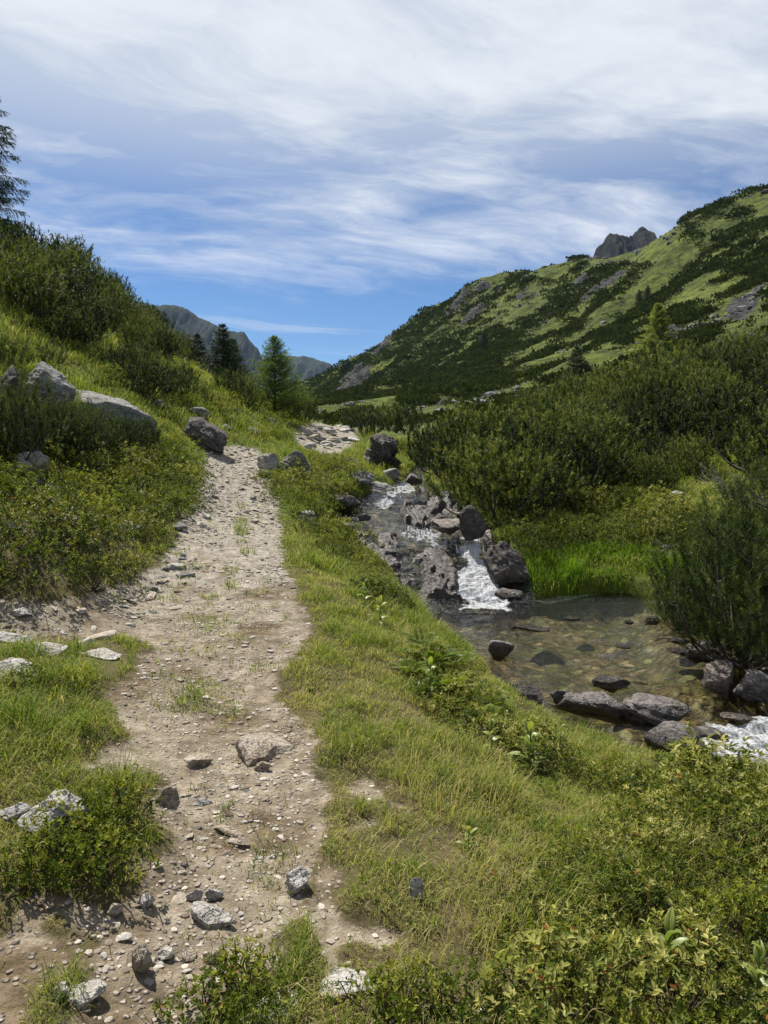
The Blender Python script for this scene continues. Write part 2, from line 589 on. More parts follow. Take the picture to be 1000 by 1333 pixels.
def leaf_mat(name, stops, trans=.35, tcol=(1.25, 1.3, .6), rough=.5, spec=.25, objvar=.25, red=None):
    """leaf colour from the per-leaf attribute tint, some light passing through"""
    t = NT(name)
    fac = t.attr('tint')
    if objvar:
        r = t.n('ObjectInfo').outputs['Random']
        fac = t.math('ADD', fac, t.math('MULTIPLY_ADD', r, objvar, -objvar / 2), clamp=True)
    col = t.ramp(fac, stops)
    if red:
        col = t.mix(t.math('GREATER_THAN', t.attr('tint'), .985), col, red)
    p = t.princ(col, rough, spec)
    tr = t.n('BsdfTranslucent')
    t.set(tr, 'Color', t.mix(1.0, col, tcol, 'MULTIPLY'))
    mx = t.n('MixShader', ins={0: trans})
    t.t.links.new(p, mx.inputs[1]); t.t.links.new(tr.outputs[0], mx.inputs[2])
    return t.surf(mx.outputs[0])


def rock_mat(name, c1, c2, c3, scale=3.0, lichen=.3, rough=.85, bump=.6, wetz=None, spec=.25, layer=(1, 1, 5)):
    t = NT(name)
    o = t.coord('Object')
    oi = t.n('ObjectInfo')
    off = t.n('VectorMath', operation='SCALE', ins={0: (37.0, 11.0, 5.0), 'Scale': oi.outputs['Random']}).outputs[0]
    v = t.n('VectorMath', operation='ADD', ins={0: o, 1: off}).outputs[0]
    lv = t.mapv(v, layer, (0.25, 0.15, 0))
    n1 = t.noise(scale, 6, .62, v)
    n2 = t.noise(scale * 4.5, 5, .65, lv, 0.3)
    n3 = t.noise(scale * 17, 4, .65, v)
    col = t.ramp(t.math('ADD', t.math('MULTIPLY', n1, .6), t.math('MULTIPLY', n2, .4)), [(.30, c1), (.5, c2), (.68, c3)])
    col = t.mix(t.math('MULTIPLY', t.ss(n3, .50, .72), .6), col, tuple(x * .55 for x in c1))
    if lichen:
        col = t.mix(t.math('MULTIPLY', t.ss(t.noise(scale * 2.3, 5, .7, v), .58, .66), lichen), col, (.42, .42, .36))
        col = t.mix(t.math('MULTIPLY', t.ss(t.noise(scale * 3.1, 5, .7, lv), .62, .68), lichen * .8), col, (.17, .16, .05))
    # fine dark cracks along and across the bedding
    ck = t.math('ABSOLUTE', t.math('SUBTRACT', t.noise(scale * 1.1, 4, .6, t.mapv(v, (1, 1, 3.2), (.35, .2, .4)), .4), .5))
    ck2 = t.math('ABSOLUTE', t.math('SUBTRACT', t.noise(scale * 1.6, 3, .6, t.mapv(v, (2.4, 1, .8), (.1, .3, 1.1)), .3), .5))
    crack = t.math('MULTIPLY', t.ss(ck, .0, .014), t.ss(ck2, .0, .010))
    col = t.mix(t.math('MULTIPLY', t.math('SUBTRACT', 1.0, crack), .4), col, tuple(x * .25 for x in c1))
    b = t.bump(t.math('ADD', t.math('MULTIPLY', crack, .7), t.math('ADD', t.math('MULTIPLY', n2, .8), t.math('MULTIPLY', n3, .5))), min(bump * 1.3, 1.0), .05)
    ro = rough
    if wetz is not None:
        # rock is dark and shiny just above the water line
        pz = t.n('SeparateXYZ', ins={0: t.pos()}).outputs[2]
        wl = t.math('SUBTRACT', pz, t.attr('wl'))
        wet = t.math('SUBTRACT', 1.0, t.ss(t.math('ADD', wl, t.math('MULTIPLY', n1, -.25)), wetz - .16, wetz + .0))
        col = t.mix(wet, col, t.mix(1.0, col, (.30, .29, .27), 'MULTIPLY'))
        ro = t.math('MULTIPLY_ADD', wet, -.55, rough)
    return t.surf(t.princ(col, ro, spec, b))


def mat_ground():
    """turf and soil, and the trodden path where the attribute path says so; the border is broken up by noise"""
    t = NT('turf_soil_and_path')
    p = t.pos()
    n1 = t.noise(1.3, 5, .6, p)
    n2 = t.noise(8, 5, .65, p)
    n3 = t.noise(65, 4, .7, p)
    sxyz = t.n('SeparateXYZ', ins={0: p})
    y = sxyz.outputs[1]
    soil = t.ramp(n2, [(.3, (.045, .035, .018)), (.55, (.10, .08, .040)), (.75, (.19, .155, .085))])
    turf = t.ramp(t.math('ADD', t.math('MULTIPLY', n3, .6), t.math('MULTIPLY', n1, .4)), [(.3, (.030, .026, .010)), (.5, (.075, .066, .026)), (.7, (.15, .128, .060))])
    col = t.mix(t.ss(n1, .42, .62), soil, turf)
    far = t.ss(y, 7.0, 14.0)
    green = t.ramp(t.math('ADD', t.math('MULTIPLY', n2, .5), t.math('MULTIPLY', n1, .5)), [(.34, (.022, .036, .007)), (.52, (.070, .092, .014)), (.7, (.13, .145, .030))])
    gcol = t.mix(far, col, green)
    fresh = t.ramp(n2, [(.3, (.118, .095, .064)), (.52, (.235, .196, .142)), (.72, (.37, .320, .25))])
    pale = t.ramp(n2, [(.3, (.155, .133, .104)), (.52, (.295, .262, .212)), (.72, (.45, .41, .345))])
    dark = t.ramp(n2, [(.3, (.062, .044, .025)), (.52, (.135, .100, .060)), (.72, (.23, .178, .115))])
    pc = t.mix(t.ss(t.math('MULTIPLY_ADD', n1, 3.0, y), 6.5, 10.0), fresh, pale)
    pc = t.mix(t.math('MULTIPLY', t.ss(n1, .47, .62), t.math('SUBTRACT', 1.0, t.ss(y, 7.0, 10.0))), pc, dark)
    vo = t.n('TexVoronoi', feature='F1', ins={'Vector': p, 'Scale': 38.0, 'Randomness': 1.0})
    sepc = t.n('SeparateColor', ins={0: vo.outputs['Color']})
    on = t.math('MULTIPLY', t.ss(vo.outputs['Distance'], .50, .2), t.ss(t.math('MULTIPLY_ADD', t.noise(2.5, 3, .6, p), .8, sepc.outputs[0]), 1.02, 1.1))
    peb = t.ramp(sepc.outputs[1], [(0, (.25, .21, .17)), (.5, (.40, .37, .33)), (1, (.52, .45, .36))])
    pc = t.mix(t.math('MULTIPLY', on, .8), pc, peb)
    pc = t.mix(t.math('MULTIPLY', t.ss(n3, .52, .66), .45), pc, (.13, .10, .07))
    n4 = t.noise(22, 5, .7, p)
    pc = t.mix(t.math('MULTIPLY', t.ss(n4, .50, .64), .45), pc, t.mix(1.0, pc, (.50, .45, .38), 'MULTIPLY'))
    f = t.ss(t.math('ADD', t.attr('path'), t.math('ADD', t.math('MULTIPLY_ADD', n2, .9, -.45), t.math('MULTIPLY_ADD', n3, .5, -.25))), .36, .60)
    col = t.mix(f, gcol, pc)
    h = t.math('ADD', t.math('MULTIPLY', t.math('MULTIPLY', on, f), .5), t.math('ADD', t.math('MULTIPLY', n2, .6), t.math('MULTIPLY', n3, .4)))
    return t.surf(t.princ(col, .95, .12, t.bump(h, .9, .04)))


def mat_bed():
    t = NT('stream_bed_gravel')
    p = t.pos()
    wv = t.n('VectorMath', operation='ADD', ins={0: p, 1: t.n('VectorMath', operation='SCALE', ins={0: t.n('TexNoise', ins={'Vector': p, 'Scale': 5.0, 'Detail': 4.0}).outputs['Color'], 'Scale': .12}).outputs[0]}).outputs[0]
    vo = t.n('TexVoronoi', feature='F1', ins={'Vector': wv, 'Scale': 7.5})
    vo2 = t.n('TexVoronoi', feature='F1', ins={'Vector': wv, 'Scale': 24.0})
    c1 = t.ramp(t.n('SeparateColor', ins={0: vo.outputs['Color']}).outputs[0], [(0, (.030, .021, .009)), (.4, (.105, .070, .030)), (.8, (.21, .150, .072)), (1, (.34, .28, .19))])
    c2 = t.ramp(t.n('SeparateColor', ins={0: vo2.outputs['Color']}).outputs[0], [(0, (.04, .028, .012)), (.5, (.10, .072, .034)), (1, (.20, .16, .10))])
    n1 = t.noise(1.1, 5, .65, p)
    n2 = t.noise(6, 5, .65, p)
    col = t.mix(t.ss(t.math('ADD', vo.outputs['Distance'], t.math('MULTIPLY_ADD', n2, .6, -.3)), .62, .40), c2, c1)
    col = t.mix(t.ss(n1, .42, .60), col, t.mix(1.0, col, (.50, .66, .42), 'MULTIPLY'))
    col = t.mix(t.math('MULTIPLY', t.ss(n2, .50, .68), .75), col, (.022, .018, .009))
    return t.surf(t.princ(col, .6, .3, t.bump(t.math('ADD', vo.outputs['Distance'], t.math('MULTIPLY', vo2.outputs['Distance'], .4)), -.8, .08)))


def mat_mountain():
    t = NT('alpine_slope')
    p = t.pos()
    n1 = t.noise(.03, 6, .62, p)
    n2 = t.noise(.16, 6, .65, p)
    n3 = t.noise(.9, 5, .7, p)
    v = t.mapv(p, (1 / 60, 1 / 14, 1 / 30), (0, 0, R(-43)))
    nb = t.noise(1.0, 5, .6, v)
    g = t.ramp(t.math('ADD', t.math('ADD', t.math('MULTIPLY', n1, .35), t.math('MULTIPLY', n2, .3)), t.math('MULTIPLY', nb, .35)),
               [(.34, (.026, .036, .010)), (.46, (.066, .084, .016)), (.56, (.120, .145, .024)), (.68, (.165, .165, .045))])
    g = t.mix(t.math('MULTIPLY', t.ss(n3, .50, .64), .75), g, (.022, .034, .010))
    n5 = t.noise(.35, 6, .7, p)
    g = t.mix(t.math('MULTIPLY', t.ss(n5, .47, .58), .8), g, (.026, .036, .010))
    g = t.mix(t.math('MULTIPLY', t.ss(t.noise(.6, 5, .7, p), .62, .68), .6), g, (.15, .145, .13))
    rk = t.ramp(t.noise(.5, 6, .7, t.mapv(p, (1, 1, 2.5))), [(.3, (.012, .012, .013)), (.48, (.034, .034, .034)), (.62, (.080, .078, .075)), (.75, (.17, .165, .155))])
    nz = t.n('SeparateXYZ', ins={0: t.n('NewGeometry').outputs['True Normal']}).outputs[2]
    rf = t.math('ADD', t.attr('rock'), t.math('MULTIPLY', t.ss(nz, .62, .40), .6))
    rf = t.ss(t.math('ADD', rf, t.math('MULTIPLY_ADD', n3, .9, -.45)), .42, .62)
    col = t.mix(rf, g, rk)
    h = t.math('ADD', t.math('MULTIPLY', n3, .7), t.math('MULTIPLY', n2, 1.2))
    return t.surf(t.princ(col, .95, .08, t.bump(h, .8, 1.2)))


def mat_farmount(name, veg=.5, rocky=1.0):
    t = NT(name)
    p = t.pos()
    n1 = t.noise(.004, 6, .65, p)
    n2 = t.noise(.02, 6, .7, p)
    nz = t.n('SeparateXYZ', ins={0: t.n('NewGeometry').outputs['Normal']}).outputs[2]
    g = t.ramp(n2, [(.35, (.010, .018, .013)), (.6, (.026, .036, .022))])
    r = t.ramp(n2, [(.3, (.010, .012, .013)), (.5, (.024, .027, .028)), (.7, (.058, .058, .057))])
    f = t.ss(t.math('ADD', nz, t.math('MULTIPLY_ADD', n1, .8, -.4)), veg, veg + .18)
    return t.surf(t.princ(t.mix(f, r, g), .95, .05, t.bump(n2, .6, 12.0)))


def mat_water():
    t = NT('stream_water')
    p = t.pos()
    foam = t.attr('foam')
    rip = t.attr('rip')
    v = t.mapv(p, (2.2, 8.0, 2.0), (0, 0, R(14)))
    n1 = t.noise(1.0, 3, .55, v, .15)
    n2 = t.noise(3.2, 4, .62, v, .1)
    h = t.math('MULTIPLY', t.math('ADD', n1, t.math('MULTIPLY', n2, .45)), rip)
    b = t.bump(h, 1.0, .06)
    fr = t.n('Fresnel', ins={'IOR': 1.34})
    t.set(fr, 'Normal', b)
    gl = t.n('BsdfGlossy', ins={'Color': (1, 1, 1, 1), 'Roughness': .10})
    t.set(gl, 'Normal', b)
    tr = t.n('BsdfTransparent', ins={'Color': (.80, .80, .66, 1)})
    m1 = t.n('MixShader')
    t.set(m1, 0, t.math('MULTIPLY', fr.outputs[0], 1.0, clamp=True))
    t.t.links.new(tr.outputs[0], m1.inputs[1]); t.t.links.new(gl.outputs[0], m1.inputs[2])
    # broken white water
    fv = t.mapv(p, (17, 2.4, 2.0), (0, 0, R(6)))
    fn = t.math('ADD', t.math('MULTIPLY', t.noise(1.0, 6, .68, fv, .3), .62), t.math('MULTIPLY', t.noise(16.0, 3, .6, p), .38))
    ff = t.math('MULTIPLY', t.ss(t.math('ADD', fn, t.math('MULTIPLY_ADD', foam, .56, -.52)), .36, .60), .96)
    wd = t.n('BsdfDiffuse', ins={'Color': (.84, .86, .88, 1)})
    t.set(wd, 'Normal', t.bump(fn, 1.0, .16))
    wt = t.n('BsdfTranslucent', ins={'Color': (.55, .60, .63, 1)})
    wm = t.n('MixShader', ins={0: .35})
    t.t.links.new(wd.outputs[0], wm.inputs[1]); t.t.links.new(wt.outputs[0], wm.inputs[2])
    m2 = t.n('MixShader')
    t.set(m2, 0, ff)
    t.t.links.new(m1.outputs[0], m2.inputs[1]); t.t.links.new(wm.outputs[0], m2.inputs[2])
    return t.surf(m2.outputs[0])


def mat_bark(name, c1, c2):
    t = NT(name)
    o = t.coord('Object')
    n = t.noise(30, 4, .6, t.mapv(o, (1, 1, .3)))
    return t.surf(t.princ(t.ramp(n, [(.35, c1), (.65, c2)]), .9, .2, t.bump(n, .6, .01)))


M = {}
M['ground'] = mat_ground()
M['bed'] = mat_bed()
M['mountain'] = mat_mountain()
M['far'] = mat_farmount('distant_mountain_ground', .66)
M['crag'] = mat_farmount('crag_rock', .93)
M['water'] = mat_water()
M['bark'] = mat_bark('grey_bark', (.035, .028, .022), (.11, .095, .08))
M['deadwood'] = mat_bark('bleached_wood', (.14, .13, .115), (.34, .32, .29))
M['twig'] = mat_bark('brown_twig', (.04, .027, .017), (.10, .075, .05))
# ------------------------------------------------------------------ camera, sun, sky
cam = bpy.data.cameras.new('camera')
co = bpy.data.objects.new('camera', cam)
COL.objects.link(co)
sc.camera = co
cam.sensor_fit = 'HORIZONTAL'
cam.angle = 2 * math.atan(500 / F)
cam.clip_start, cam.clip_end = .1, 12000
co.location = (0, 0, CAMZ)
co.rotation_euler = (R(90) - PITCH, 0, 0)

SUN_EL, SUN_AZ = R(57), R(-36)          # azimuth from +Y (view direction), positive to the right
sdir = Vector((math.sin(SUN_AZ) * math.cos(SUN_EL), math.cos(SUN_AZ) * math.cos(SUN_EL), math.sin(SUN_EL)))
sl = bpy.data.lights.new('sun', 'SUN')
sl.energy = 5.0
sl.angle = R(.6)
sl.color = (1.0, .95, .87)
so = bpy.data.objects.new('sun', sl)
COL.objects.link(so)
so.rotation_euler = (-sdir).to_track_quat('-Z', 'Y').to_euler()
so.location = (0, 0, 50)

wd = bpy.data.worlds.new('World')
sc.world = wd
wd.use_nodes = True
nt = wd.node_tree
nt.nodes.clear()


def wn(kind, **ins):
    n = nt.nodes.new('ShaderNode' + kind)
    for k, v in ins.items():
        s = n.inputs[int(k[1:])] if k[0] == '_' and k[1:].isdigit() else n.inputs[k.replace('_', ' ')]
        if isinstance(v, bpy.types.NodeSocket):
            nt.links.new(v, s)
        else:
            s.default_value = v
    return n


def wm(op, a, b=0.0, clamp=False):
    n = wn('Math', _0=a, _1=b)
    n.operation = op
    n.use_clamp = clamp
    return n.outputs[0]


def wss(x, a, b):
    n = wn('MapRange', Value=x, From_Min=a, From_Max=b)
    n.interpolation_type = 'SMOOTHSTEP'
    return n.outputs[0]


def wmap(v, s, r=(0, 0, 0), l=(0, 0, 0)):
    return wn('Mapping', Vector=v, Scale=s, Rotation=r, Location=l).outputs[0]


def wnoise(v, sc_, det=5, ro=.55, di=0.0):
    return wn('TexNoise', Vector=v, Scale=sc_, Detail=det, Roughness=ro, Distortion=di).outputs[0]


sky = wn('TexSky')
sky.sky_type = 'NISHITA'
sky.sun_disc = False
sky.sun_elevation = SUN_EL
sky.sun_rotation = SUN_AZ
sky.altitude = 1800
sky.air_density = 1.0
sky.dust_density = 0.6
sky.ozone_density = 2.2
tc = wn('TexCoord').outputs['Generated']
sx = wn('SeparateXYZ', Vector=tc)
zc = wm('MAXIMUM', sx.outputs[2], .03)
inv = wm('DIVIDE', 1.0, wm('ADD', zc, .10))
pl = wn('VectorMath', _0=tc)
pl.operation = 'SCALE'
nt.links.new(inv, pl.inputs['Scale'])
pl = pl.outputs[0]
el = sx.outputs[2]
# thin high cloud: soft veils and long wisps
def wadd(a, b):
    n = wn('VectorMath', _0=a, _1=b)
    n.operation = 'ADD'
    return n.outputs[0]


def wscale(a, f):
    n = wn('VectorMath', _0=a, _1=f)
    n.operation = 'MULTIPLY'
    return n.outputs[0]


pm_ = wmap(pl, (.62, .85, 0.0), (0, 0, R(-32)), (.3, .1, 0))
wv = wadd(pm_, wscale(wn('TexNoise', Vector=pm_, Scale=1.1, Detail=5.0).outputs['Color'], (.8, .6, 0)))
n_big = wnoise(wv, .8, 6, .55, .3)
n_str = wnoise(wmap(wv, (1.0, 1.5, 1), (0, 0, R(5))), 1.3, 10, .60, .2)
n_fine = wnoise(wmap(wv, (1.3, 3.0, 1), (0, 0, R(-30))), 2.8, 10, .66, .25)
dens = wm('ADD', wm('ADD', wm('MULTIPLY', n_big, .50), wm('MULTIPLY', n_str, .34)), wm('MULTIPLY', n_fine, .16))
hi = wss(el, .27, .44)
lo = wss(el, .18, .29)
cov = wm('ADD', wm('MULTIPLY', hi, .13), wm('MULTIPLY', lo, .15))
dd = wm('ADD', dens, wm('ADD', cov, -.13))
cl_f = wm('MULTIPLY', wss(dd, .41, .65), .97)
cl_f = wm('MAXIMUM', cl_f, wm('MULTIPLY', wss(el, .26, .44), .70))
band = wm('MULTIPLY', wss(el, .10, .17), wm('SUBTRACT', 1.0, wss(el, .22, .28)))
n_low = wnoise(wmap(wv, (.55, 3.0, 1), (0, 0, R(3)), (4.2, 1.7, 0)), 1.1, 7, .55, .6)
cl_f = wm('MAXIMUM', cl_f, wm('MULTIPLY', wm('MULTIPLY', wss(n_low, .54, .82), band), .62))
cl_f = wm('MULTIPLY', cl_f, wm('SUBTRACT', 1.0, wm('MULTIPLY', wss(el, .56, .74), .85)))  # clouds thinned high overhead, out of view, to lower the sky's fill light
ccol = wn('MixRGB', _0=wss(dens, .42, .60), _1=(7.0, 7.55, 8.3, 1), _2=(9.4, 9.6, 10.0, 1)).outputs[0]
skyc = wn('MixRGB', _0=1.0, _1=sky.outputs[0], _2=(.60, .80, 1.0, 1))
skyc.blend_type = 'MULTIPLY'
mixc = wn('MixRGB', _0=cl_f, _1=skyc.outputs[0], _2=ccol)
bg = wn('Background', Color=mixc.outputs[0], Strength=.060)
wo = wn('OutputWorld')
nt.links.new(bg.outputs[0], wo.inputs[0])

sc.view_settings.view_transform = 'Standard'
sc.view_settings.look = 'None'
sc.view_settings.exposure = .78
sc.view_settings.gamma = 1
sc.cycles.max_bounces = 6
sc.cycles.diffuse_bounces = 2
sc.cycles.transmission_bounces = 4
sc.cycles.transparent_max_bounces = 12
sc.cycles.use_denoising = True
sc.cycles.denoiser = 'OPENIMAGEDENOISE'
sc.cycles.denoising_input_passes = 'RGB_ALBEDO_NORMAL'
sc.cycles.denoising_prefilter = 'NONE'      # keeps the fine texture of needles and grass
sc.cycles.sample_clamp_direct = 2.6
sc.cycles.volume_bounces = 0
sc.cycles.sample_clamp_indirect = 4.0

# ------------------------------------------------------------------ ground, path, stream bed, mountain slope from one height field
idx = np.arange(NU * NTH).reshape(NU, NTH)
quads = np.stack([idx[:-1, :-1], idx[:-1, 1:], idx[1:, 1:], idx[1:, :-1]], -1).reshape(-1, 4)[:, ::-1]
cf = lambda G: ((G[:-1, :-1] + G[:-1, 1:] + G[1:, 1:] + G[1:, :-1]) / 4).ravel()
f_path = cf(PM.astype(float)) > .5
f_sd = cf(SD)
f_r = cf(gr)
f_bed = f_sd < .05
f_mt = f_r > 72
VG = np.stack([X, Y, gz], 1)


def submesh(name, mask, mat, attrs=None):
    qs = quads[mask]
    used = np.unique(qs)
    remap = np.zeros(NU * NTH, np.int64)
    remap[used] = np.arange(len(used))
    me = make_mesh(name, VG[used], [remap[qs]], {k: v[used] for k, v in (attrs or {}).items()}, True, [mat])
    return tag(link(name, me), kind='structure')


submesh('mountain', f_mt, M['mountain'], {'rock': rockm})
submesh('stream_bed', f_bed & ~f_mt, M['bed'])
submesh('path', f_path & ~f_bed & ~f_mt, M['ground'], {'path': pms})
submesh('ground', ~f_path & ~f_bed & ~f_mt, M['ground'], {'path': pms})

# everything under and beyond: one wide sheet so that no edge of the terrain is open
me = make_mesh('terrain', [(-6000, -3000, -40), (6000, -3000, -40), (6000, 7000, -40), (-6000, 7000, -40)], [np.array([[0, 1, 2, 3]])], None, False, [M['far']])
tag(link('terrain', me), kind='structure')


# ------------------------------------------------------------------ distant mountains
def far_ridge(name, prof, d, depth_front, base_py, mat, rough, seed, nback=14, nfront=46, gully=.10):
    xs = np.array([p[0] for p in prof], float)
    ys = np.array([p[1] for p in prof], float)
    n = int((xs[-1] - xs[0]) / 1.0)
    pxs = np.linspace(xs[0], xs[-1], n)
    pys = np.interp(pxs, xs, ys)
    rid = np.array([at_d(a, b, d) for a, b in zip(pxs, pys)])
    rz = rid[:, 2] + fbm(pxs / 9.0, pxs * 0 + seed, octv=4, seed=seed) * rough
    zb = at_d(500, base_py, d - depth_front)[2]
    rows = []
    for t in np.concatenate([np.linspace(0, 1, nfront), 1 + np.linspace(0, 1, nback)[1:]]):
        if t <= 1:
            yy = (d - depth_front) + depth_front * t
            s = t ** 1.12
        else:
            yy = d + depth_front * (t - 1)
            s = 1 - (t - 1) ** 1.2 * .9
        xx = rid[:, 0]
        z = zb + (rz - zb) * s
        e = 4 * s * (1 - s) + (.06 if t < 1 else 0)
        g = np.abs(fbm(xx / (d * .03), np.full(n, yy / (d * .09)), octv=5, seed=seed + 2, gain=.55))
        z = z - (rz - zb) * gully * e * (1 - g * 1.6)
        rows.append(np.stack([xx, np.full(n, yy), z], 1))
    V = np.concatenate(rows)
    k = np.arange(len(rows) * n).reshape(len(rows), n)
    q = np.stack([k[:-1, :-1], k[:-1, 1:], k[1:, 1:], k[1:, :-1]], -1).reshape(-1, 4)
    return tag(link(name, make_mesh(name, V, [q], None, True, [mat])), kind='structure')


far_ridge('distant_mountain', [(40, 400), (150, 385), (195, 396), (215, 398), (238, 399), (255, 410), (270, 418), (300, 430), (318, 434), (326, 445), (336, 453), (341, 465), (352, 480), (380, 505), (430, 545)],
          2500, 900, 560, M['far'], 5, 71, gully=.16)
far_ridge('far_ridge', [(250, 520), (330, 470), (362, 462), (375, 463), (400, 464), (415, 467), (428, 473), (434, 478), (445, 500), (480, 540)],
          3600, 1000, 560, M['far'], 6, 77, gully=.16)
far_ridge('crag', [(700, 372), (745, 352), (772, 334), (776, 322), (783, 316), (790, 309), (797, 305), (804, 307), (811, 304), (819, 312), (823, 309), (827, 300), (834, 296), (842, 296), (847, 299), (849, 309), (855, 311), (862, 306), (870, 302), (880, 304), (893, 306), (905, 330), (940, 350)],
          900, 150, 400, M['crag'], 3.5, 83, gully=.16, nfront=60)

# the mountain air
hb = [(x_, y_, z_) for z_ in (-45, 560) for y_ in (-3500, 7500) for x_ in (-6500, 6500)]
t = NT('mountain_air')
vol = t.n('VolumePrincipled', ins={'Color': (.50, .72, 1.0, 1), 'Density': .00003, 'Anisotropy': .1})
t.t.links.new(vol.outputs[0], t.out.inputs['Volume'])
me = make_mesh('haze', hb, [np.array([[0, 2, 3, 1], [4, 5, 7, 6], [0, 1, 5, 4], [2, 6, 7, 3], [0, 4, 6, 2], [1, 3, 7, 5]])], None, False, [t.m])
tag(link('haze', me), 'thin blue haze of the mountain air', 'haze', None, 'stuff')

# ------------------------------------------------------------------ the stream's surface
ns, ntc = 1050, 260
L2, R2 = _cr(_L, ns), _cr(_R, ns)
tt = np.linspace(-.10, 1.10, ntc)[None, :, None]
W = L2[:, None] * (1 - tt) + R2[:, None] * tt
wx, wy, wzz = W[..., 0].ravel(), W[..., 1].ravel(), W[..., 2].ravel()
FOAM_POLYS = [([(600, 697), (626, 697), (636, 722), (658, 765), (668, 794), (598, 796), (599, 765), (596, 728)], 1.06, 9), ([(505, 687), (545, 684), (600, 702), (620, 720), (600, 726), (560, 709), (520, 699)], .84, 8),
              ([(560, 770), (700, 770), (690, 800), (570, 806)], .6, 14), ([(480, 650), (505, 645), (520, 660), (495, 664)], .9, 6), ([(508, 632), (545, 628), (540, 642), (505, 644)], .9, 6),
              ([(610, 688), (628, 690), (630, 705), (612, 706)], .8, 5), ([(900, 950), (1010, 925), (1100, 1000), (1000, 1030), (930, 1000)], 1.0, 15), ([(700, 905), (745, 895), (760, 960), (720, 960)], .3, 10),
              ([(430, 690), (480, 685), (600, 760), (500, 770), (450, 720)], .60, 12)]
wpx, wpy = project(wx, wy, wzz)
foam = np.zeros(len(wx))
for poly, val, soft in FOAM_POLYS:
    g = in_poly(wpx + fbm(wx * 4, wy * 4, octv=3, seed=61) * soft, wpy + fbm(wx * 4, wy * 4, octv=3, seed=62) * soft, poly).astype(float)
    g = blur(g.reshape(ns, ntc), 9).ravel()
    foam = np.maximum(foam, g * val)
slope = np.zeros((ns, ntc))
rip = .75 + .45 * np.clip(foam * 2, 0, 1) + .25 * sstep(-.95, -1.1, wzz)
amp = .006 + .035 * foam
wz2 = wzz + (fbm(wx * 2.2, wy * 5, octv=4, seed=63) * amp) + fbm(wx * 9, wy * 9, octv=2, seed=64) * .016 * foam + fbm(wx * 3.0 - wy * .8, wy * 9.5, octv=2, seed=65) * .0085 + fbm(wx * 8.0 + wy * 2.0, wy * 24, octv=2, seed=66) * .0032
k = np.arange(ns * ntc).reshape(ns, ntc)
q = np.stack([k[:-1, :-1], k[:-1, 1:], k[1:, 1:], k[1:, :-1]], -1).reshape(-1, 4)
me = make_mesh('water', np.stack([wx, wy, wz2], 1), [q], {'foam': foam, 'rip': rip}, True, [M['water']])
tag(link('water', me), kind='structure')


# bedrock the stream runs over: stepped, bedded rock standing a hand's breadth out of the water where it is not scoured
def bedrock(label, s0, s1, t0, t1, lift, amp_, seed, stepf, lobe):
    nS, nT = 200, 150
    S_ = np.linspace(s0, s1, nS)
    T_ = np.linspace(t0, t1, nT)
    i_ = np.clip((S_ + 1) / (len(STREAM) - 1) * (ns - 1), 0, ns - 1.001)
    a_ = i_.astype(int)
    f_ = (i_ - a_)[:, None]
    Lx = L2[a_] * (1 - f_) + L2[a_ + 1] * f_
    Rx = R2[a_] * (1 - f_) + R2[a_ + 1] * f_
    P = Lx[:, None] * (1 - T_[None, :, None]) + Rx[:, None] * T_[None, :, None]
    x_, y_, z_ = P[..., 0].ravel(), P[..., 1].ravel(), P[..., 2].ravel()
    qx, qy = project(x_, y_, z_)
    u_ = np.minimum(np.repeat(np.linspace(0, 1, nS), nT), 1 - np.repeat(np.linspace(0, 1, nS), nT))
    w_ = np.tile(np.linspace(0, 1, nT), nS)
    w_ = np.minimum(w_, 1 - w_)
    fade = sstep(0, .10, u_) * sstep(0, .09, w_)
    fl = np.zeros(len(x_))
    for poly, val, soft in FOAM_POLYS:
        if val > .7:
            fl = np.maximum(fl, in_poly(qx + fbm(x_ * 4, y_ * 4, octv=2, seed=61) * 5, qy + fbm(x_ * 4, y_ * 4, octv=2, seed=62) * 5, poly).astype(float))
    fl = blur(fl.reshape(nS, nT), 6).ravel()
    h = lift + fbm(x_ * lobe, y_ * lobe, octv=4, seed=seed, gain=.5) * amp_
    hq = np.floor(h * stepf) / stepf
    fr_ = h * stepf - np.floor(h * stepf)
    h = hq + sstep(.55, 1.0, fr_) / stepf                      # ledges with sharp edges
    tl = fbm(x_ * 1.1 + 4, y_ * 1.1, octv=2, seed=seed + 3) * .05
    h = h + tl + fbm(x_ * 7, y_ * 7, z_ * 7, octv=4, seed=seed + 5) * .035
    h = h * fade - (1 - fade) * .22 - fl * .30
    hx = fbm(x_ * 3.1, y_ * 3.1, z_ * 5, octv=3, seed=seed + 7) * .06
    hy = fbm(x_ * 3.1 + 7, y_ * 3.1, z_ * 5, octv=3, seed=seed + 8) * .06
    kq = np.arange(nS * nT).reshape(nS, nT)
    q_ = np.stack([kq[:-1, :-1], kq[:-1, 1:], kq[1:, 1:], kq[1:, :-1]], -1).reshape(-1, 4)
    me_ = make_mesh('rock_ledge', np.stack([x_ + hx, y_ + hy - .05 * np.abs(h), z_ + h], 1), [q_], {'wl': np.full(len(x_), -9.0)}, True, [M['rock_wet']])
    return tag(link('rock_ledge', me_), label, 'ledge')


